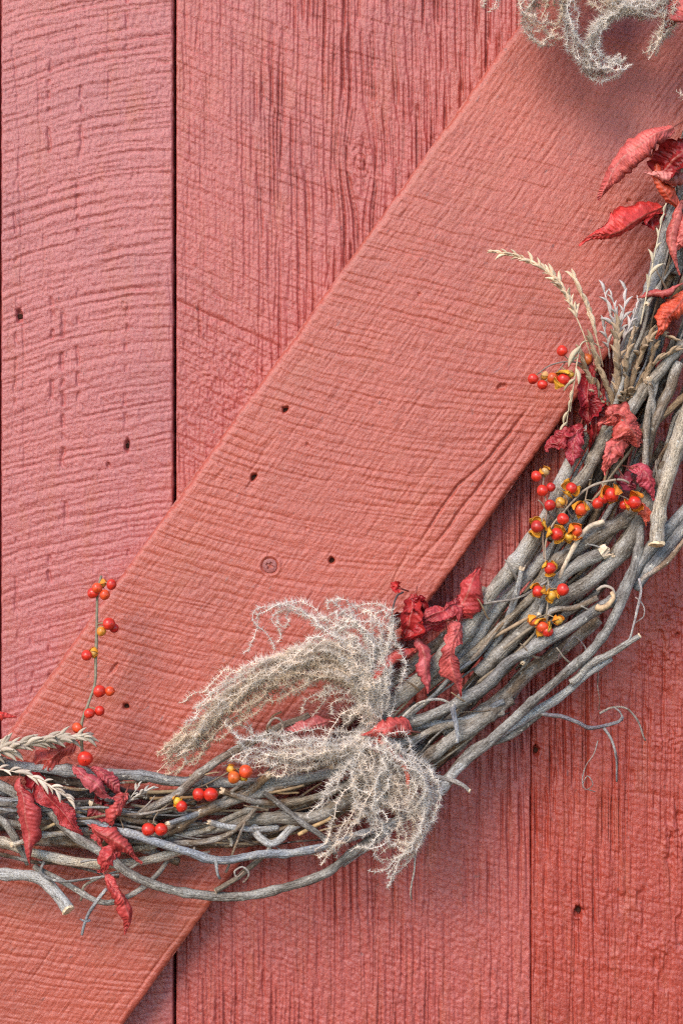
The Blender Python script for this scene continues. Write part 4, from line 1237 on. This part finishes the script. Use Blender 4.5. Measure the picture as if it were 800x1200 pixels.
# ------------------------------------------------------------------ seed heads
def spikelet_mesh():
    n, m = 7, 6
    V3 = []; Q = []
    for i in range(n):
        t = i / (n - 1)
        r = 0.165 * math.sin(math.pi * min(1, 0.06 + t * 0.92) ** 0.8) ** 0.8 + 0.01
        for k in range(m):
            a = 2 * math.pi * k / m
            V3.append((r * math.cos(a) * (1 + 0.25 * math.cos(a)), r * 0.75 * math.sin(a) + 0.12 * math.sin(t * 3), t))
    for i in range(n - 1):
        for k in range(m):
            Q.append((i * m + k, i * m + (k + 1) % m, (i + 1) * m + (k + 1) % m, (i + 1) * m + k))
    me = mesh_np('spikelet', np.array(V3), Q)
    me.materials.append(M_STRAW)
    return me


SPK = spikelet_mesh()
rs = random.Random(5)
SGROUP = 'dried grass seed heads in the wreath'


def seed_head(label, lines, color, stalk=1.8, cat='grass'):
    """lines: (pts, start fraction of the spikelets, spacing, spikelet length, spread angle, sides)"""
    t = thing('seed_head', label, cat, lines[0][0][0], SGROUP)
    org = np.array(t.location)
    for pts, start, sp_, ln, spread, rows in lines:
        me = tube_mesh('stem', pts, stalk / 2, stalk / 3, 6, 0.05, 1, origin=t.location)
        link('stem', me, t, tuple(c * 0.9 for c in color), M_STRAW)
        c = spline(pts, 2.0)
        s = np.concatenate([[0], np.cumsum(np.linalg.norm(np.diff(c, axis=0), axis=1))])
        T, N, B = frames(c)
        pos = np.arange(s[-1] * start, s[-1], sp_)
        for i, q_ in enumerate(pos):
            for k in range(rows):
                j = int(np.searchsorted(s, q_ + k * sp_ / rows).clip(0, len(s) - 1))
                frac = (q_ - s[-1] * start) / max(1, s[-1] * (1 - start))
                a = math.pi * i + 2 * math.pi * k / rows + rs.uniform(-.6, .6)
                if rows == 1: a = math.pi * (i % 2) + rs.uniform(-.5, .5) + math.pi / 2
                sp2 = math.radians(spread * (1 - 0.45 * frac) + rs.uniform(-26, 26))
                d = math.cos(sp2) * T[j] + math.sin(sp2) * (math.cos(a) * N[j] + math.sin(a) * B[j])
                w0 = W(c[j])[0]; w1 = W(c[j] + d * 10)[0]
                v = Vector(w1 - w0).normalized()
                o = link('spikelet', SPK, t, (lambda v: tuple(x * v for x in color))(rs.uniform(0.75, 1.2)))
                o.location = w0 - org
                o.rotation_mode = 'QUATERNION'
                o.rotation_quaternion = v.to_track_quat('Z', 'Y')
                f = ln * rs.uniform(0.6, 1.25) * (1 - 0.25 * frac) * S
                wf = f * 0.98
                o.scale = (wf, wf, f)
    return t


WHEAT = (0.53, 0.43, 0.33); PALEW = (0.50, 0.44, 0.36); FROST = (0.58, 0.50, 0.46); BRW = (0.43, 0.30, 0.19)
seed_head('thick tan wheat head pointing right at the left edge', [([(-70, 896, 96), (-20, 886, 108), (20, 876, 116), (60, 868, 120), (98, 864, 120)], 0.15, 5.0, 23, 36, 4)], WHEAT, 3, 'wheat')
seed_head('slender greyish seed sprig drooping below the tan wheat head', [([(-60, 892, 100), (-10, 900, 112), (30, 907, 120), (58, 920, 124), (84, 938, 120)], 0.2, 7, 20, 34, 1), ([(52, 917, 122), (66, 926, 126), (78, 934, 124)], 0.3, 7, 14, 34, 1)], (0.72, 0.58, 0.46), 2.4)
seed_head('small pale frosty seed tuft on the lower pale branch by the pink leaves', [([(148, 942, 100), (160, 934, 108), (176, 925, 112)], 0.1, 5, 13, 34, 2), ([(150, 940, 100), (158, 928, 108), (164, 920, 110)], 0.2, 6, 11, 34, 1)], (0.62, 0.55, 0.47), 1.8)
seed_head('long pale oat spike arching left across the brace', [
    ([(696, 440, 84), (690, 412, 96), (681, 386, 108), (668, 358, 114), (652, 330, 118), (630, 312, 118), (605, 301, 114), (580, 296, 108)], 0.36, 5.0, 14, 26, 3),
    ([(706, 430, 84), (700, 402, 98), (690, 368, 106), (680, 344, 110), (670, 324, 110)], 0.35, 7, 19, 30, 2)], (0.80, 0.60, 0.41), 2.0)
seed_head('lavender grey forked seed stalks standing beside the oat spike', [
    ([(718, 420, 88), (719, 390, 100), (713, 362, 106), (706, 336, 104)], 0.3, 7, 16, 30, 1),
    ([(718, 420, 90), (720, 385, 104), (721, 365, 108), (716, 348, 108)], 0.35, 7, 16, 28, 1),
    ([(720, 418, 88), (726, 385, 102), (731, 360, 106), (732, 336, 104)], 0.3, 7, 16, 28, 1),
    ([(714, 420, 86), (711, 398, 98), (706, 382, 102)], 0.3, 7, 15, 28, 1), ([(722, 416, 90), (731, 396, 102), (740, 375, 106), (748, 352, 104)], 0.3, 8, 15, 24, 1)], FROST, 2.4)
seed_head('slim pale pod stalk standing in front of the pale bark branch', [([(750, 380, 108), (760, 330, 116), (768, 290, 120), (774, 262, 120), (780, 238, 116)], 0.3, 15, 17, 22, 1)], (0.64, 0.53, 0.37), 2.2)
seed_head('drooping pair of tan dry pods beside the dark crimson leaf', [([(705, 408, 92), (690, 400, 106), (680, 404, 114), (675, 428, 116), (672, 450, 114), (666, 478, 108), (663, 500, 104)], 0.28, 13, 21, 14, 1)], (0.60, 0.48, 0.32), 2.2)
seed_head('dense bundle of brown bristly seed heads in the fork of the branches', [
    ([(722, 490, 84), (712, 460, 96), (700, 430, 104), (692, 404, 106)], 0.1, 5, 19, 30, 2),
    ([(724, 490, 88), (723, 455, 104), (722, 420, 110), (723, 384, 108)], 0.1, 4.6, 19, 26, 3),
    ([(728, 490, 84), (738, 455, 98), (750, 420, 104), (764, 390, 102)], 0.1, 5, 19, 30, 2),
    ([(730, 485, 82), (744, 462, 94), (756, 440, 100), (768, 408, 102)], 0.1, 5, 17, 32, 2),
    ([(716, 492, 84), (704, 470, 94), (694, 448, 98), (682, 430, 98)], 0.1, 6, 19, 28, 1),
    ([(740, 430, 96), (755, 405, 106), (772, 392, 108), (788, 398, 104)], 0.2, 6, 17, 44, 2),
    ([(712, 494, 84), (700, 468, 98), (688, 440, 104), (680, 414, 102)], 0.15, 6, 17, 44, 2),
    ([(726, 492, 90), (732, 452, 106), (734, 420, 112), (742, 392, 108)], 0.1, 5, 17, 42, 2),
    ([(735, 480, 88), (752, 450, 100), (768, 425, 106), (790, 412, 104)], 0.15, 6, 16, 44, 2)], BRW, 3)

# ------------------------------------------------------------------ feathery plumes
PGROUP = 'fuzzy off white grass plumes in the wreath'


def raceme(parent, pts, seed, color, hair=9.5, density=1.0, curl_=True):
    r = np.random.default_rng(seed)
    c = spline(pts, 2.0)
    s = np.concatenate([[0], np.cumsum(np.linalg.norm(np.diff(c, axis=0), axis=1))])
    L = s[-1]
    amp = np.minimum(1, s / 40)[:, None]
    c = c + np.stack([6 * vn(s / 26, s * 0 + seed, seed), 6 * vn(s / 26, s * 0 + seed, seed + 1), 7 * vn(s / 24, s * 0, seed + 2)], 1) * amp
    c = c + np.stack([2.6 * vn(s / 8, s * 0 + seed, seed + 5), 2.6 * vn(s / 8, s * 0 + seed, seed + 6), 3 * vn(s / 8, s * 0, seed + 7)], 1) * amp
    # the free end winds up into a loose curl
    m_ = len(c); k0 = int(m_ * r.uniform(0.72, 0.9)); turn = r.choice([-1, 1]) * r.uniform(0.4, 2.6)
    if curl_ and m_ - k0 > 4:
        st_ = np.diff(c[k0:], axis=0); an = turn * np.linspace(0, 1, len(st_)) ** 1.2
        st2 = st_.copy(); st2[:, 0] = np.cos(an) * st_[:, 0] - np.sin(an) * st_[:, 1]; st2[:, 1] = np.sin(an) * st_[:, 0] + np.cos(an) * st_[:, 1]
        c = c.copy(); c[k0 + 1:] = c[k0] + np.cumsum(st2, axis=0)
    T, N, B = frames(c)
    n = int(L * 3.7 * density)
    q_ = r.uniform(0.06, 1, n) ** 0.85 * L
    q_ = (np.floor(q_ / 4.6) * 4.6 + r.normal(0, 0.9, n)).clip(0, L)      # tufts at joints
    j = np.searchsorted(s, q_).clip(0, len(s) - 1)
    a = r.uniform(0, 2 * math.pi, n)
    fwd = r.uniform(-0.3, 0.9, n)
    d = np.cos(a)[:, None] * N[j] + np.sin(a)[:, None] * B[j] + fwd[:, None] * T[j]
    d /= np.linalg.norm(d, axis=1)[:, None]
    ln = hair * r.uniform(0.35, 1.3, n) * (0.55 + 0.45 * np.sin(math.pi * np.clip(q_ / L, 0, 1)))
    root = c[j]
    tip = root + d * ln[:, None] + r.normal(0, 1, (n, 3)) * (ln * 0.16)[:, None]
    u = np.cross(d, r.normal(0, 1, (n, 3))); u /= np.linalg.norm(u, axis=1)[:, None] + 1e-9
    w_ = np.cross(d, u)
    rad = 0.27
    V3 = [root + rad * (math.cos(2 * math.pi * k / 3) * u + math.sin(2 * math.pi * k / 3) * w_) for k in range(3)] + [tip]
    V3 = np.stack(V3, 1)                       # n,4,3
    b = (np.arange(n) * 4)[:, None]
    Tr = np.concatenate([b + np.array([k, (k + 1) % 3, 3]) for k in range(3)])
    # the thread itself
    ns = len(c); base = n * 4
    ring = np.stack([c + 0.36 * (math.cos(2 * math.pi * k / 4) * N + math.sin(2 * math.pi * k / 4) * B) for k in range(4)], 1)
    bi = np.arange(ns - 1) * 4 + base
    Q2 = np.concatenate([np.stack([bi + k, bi + (k + 1) % 4, bi + 4 + (k + 1) % 4, bi + 4 + k], 1) for k in range(4)])
    me = mesh_np('raceme', W(np.vstack([V3.reshape(-1, 3), ring.reshape(-1, 3)])) - np.array(parent.location), Q2, Tr)
    return link('raceme', me, parent, color, M_HAIR)


def plume(label, base, stem, sets, seed, free=True):
    t = thing('grass_plume', label, 'plume', base, PGROUP)
    link('stem', tube_mesh('stem', stem, 2.6, 1.6, 8, 0.05, 2, origin=t.location), t, (0.42, 0.33, 0.22), M_STRAW)
    r = random.Random(seed)
    k = 0
    for pts, count, jit, col in sets:
        for i in range(int(count * 1.4)):
            q_ = []
            jx, jy, jd = r.gauss(0, jit * 1.25), r.gauss(0, jit * 1.25), r.gauss(0, 6)
            for n, p in enumerate(pts):
                f = min(1, n / 1.5)
                q_.append((p[0] + f * jx + r.gauss(0, 0.38 * jit), p[1] + f * jy + r.gauss(0, 0.38 * jit), p[2] + f * jd + r.gauss(0, 2)))
            v = r.uniform(0.86, 1.12)
            raceme(t, q_, seed * 100 + k, tuple(c * v for c in col), curl_=free and col is WHT); k += 1
    return t


CREAM = (0.95, 0.83, 0.71); TANH = (0.86, 0.70, 0.53); WHT = (0.96, 0.88, 0.80)
plume('large fuzzy cream plume fanned to the upper left over the brace', (446, 850, 100), [(470, 900, 70), (452, 868, 92), (440, 835, 104), (428, 800, 112)], [
    ([(444, 850, 104), (425, 800, 116), (375, 776, 122), (305, 800, 120), (248, 846, 112), (192, 893, 102)], 10, 7, TANH),
    ([(444, 850, 104), (430, 800, 118), (385, 770, 126), (318, 790, 126), (262, 832, 120), (212, 882, 110)], 4, 7, CREAM),
    ([(444, 850, 104), (430, 812, 118), (385, 784, 126), (318, 800, 126), (262, 840, 120), (205, 886, 110)], 5, 6, TANH),
    ([(444, 850, 106), (432, 790, 120), (385, 756, 128), (335, 768, 128), (285, 792, 122), (240, 826, 114)], 6, 7, CREAM),
    ([(444, 850, 106), (430, 780, 118), (360, 762, 122), (270, 803, 116), (226, 838, 110), (196, 878, 104)], 2, 3, WHT),
    ([(444, 850, 106), (430, 775, 118), (382, 735, 122), (356, 718, 120), (330, 709, 116), (308, 717, 112), (318, 733, 112), (338, 742, 112)], 3, 4, WHT),
    ([(444, 850, 106), (436, 770, 118), (412, 720, 122), (392, 704, 118), (378, 709, 114)], 2, 3, WHT),
    ([(444, 850, 106), (446, 760, 120), (448, 722, 122), (428, 706, 120), (402, 722, 116), (390, 742, 112)], 3, 5, WHT),
    ([(444, 850, 106), (452, 770, 118), (458, 728, 120), (462, 708, 116)], 3, 5, WHT),
    ([(444, 850, 106), (438, 790, 122), (412, 752, 126), (386, 742, 122), (368, 750, 116)], 5, 9, WHT),
    ([(444, 850, 106), (420, 810, 124), (395, 795, 128), (365, 800, 124), (345, 818, 116)], 7, 9, CREAM),
    ([(444, 850, 106), (452, 800, 124), (436, 760, 126), (412, 742, 122)], 6, 11, WHT),
    ([(444, 850, 106), (425, 825, 124), (405, 818, 128), (392, 840, 122)], 4, 8, CREAM)], 3)
plume('fuzzy off white plume curling down over the lower edge of the branches', (436, 856, 98), [(480, 830, 74), (455, 850, 94), (435, 866, 108), (425, 890, 114)], [
    ([(436, 856, 104), (405, 872, 122), (345, 878, 126), (290, 876, 122), (262, 886, 114)], 8, 8, WHT),
    ([(436, 856, 104), (400, 880, 124), (350, 892, 124), (310, 896, 116)], 5, 9, CREAM),
    ([(436, 856, 104), (430, 900, 126), (404, 950, 128), (384, 985, 122), (366, 1006, 114)], 3, 8, CREAM),
    ([(436, 856, 104), (470, 890, 126), (500, 922, 126), (496, 960, 122), (482, 990, 116), (460, 1008, 110), (434, 1024, 104)], 4, 5, WHT),
    ([(436, 856, 104), (462, 920, 126), (482, 962, 122), (488, 996, 116), (466, 1008, 110)], 5, 10, CREAM),
    ([(436, 856, 104), (425, 920, 128), (438, 962, 126), (420, 988, 118)], 3, 15, WHT),
    ([(436, 856, 104), (452, 872, 128), (482, 896, 130), (498, 930, 126), (480, 955, 120)], 6, 9, WHT),
    ([(436, 856, 104), (420, 890, 130), (440, 922, 134), (478, 930, 128), (492, 950, 120)], 6, 10, CREAM),
    ([(436, 856, 104), (405, 900, 126), (385, 925, 124), (370, 940, 116)], 3, 12, WHT),
    ([(436, 856, 104), (450, 890, 130), (440, 925, 132), (470, 945, 126)], 6, 13, WHT),
    ([(410, 960, 118), (390, 992, 120), (372, 1012, 114), (352, 1004, 108)], 1, 3, CREAM)], 4)
plume('curly cream plume hanging in from the top edge at right', (735, -70, 96), [(800, -120, 76), (765, -95, 92), (735, -70, 104), (705, -45, 112)], [
    ([(735, -70, 104), (690, -50, 118), (645, -30, 122), (624, 0, 120), (622, 26, 118), (640, 44, 116), (658, 36, 114)], 6, 5, CREAM),
    ([(735, -70, 104), (690, -45, 120), (660, -10, 124), (668, 30, 124), (676, 60, 120), (692, 82, 116), (712, 82, 114), (730, 72, 112)], 6, 4, WHT),
    ([(760, -60, 104), (780, -20, 118), (770, 8, 122), (735, 12, 124), (706, 28, 122), (694, 52, 120), (698, 76, 116), (722, 78, 112)], 7, 4, WHT),
    ([(760, -60, 104), (790, -10, 118), (784, 22, 120), (772, 44, 118), (760, 60, 112)], 5, 3, CREAM),
    ([(735, -70, 104), (715, -30, 122), (700, 0, 124), (725, 8, 122), (755, 2, 118)], 9, 8, CREAM),
    ([(735, -70, 104), (690, -30, 120), (655, -8, 122), (648, 14, 120)], 6, 7, TANH),
    ([(735, -70, 104), (690, -80, 124), (630, -70, 126), (590, -30, 120)], 10, 16, CREAM),  # this set and the next: out-of-view strands added to shade the corner
    ([(760, -60, 104), (740, -100, 124), (690, -130, 128), (640, -120, 122)], 10, 16, CREAM),
    ([(820, 130, 90), (808, 122, 104), (800, 110, 108)], 2, 4, CREAM)], 5, free=False)
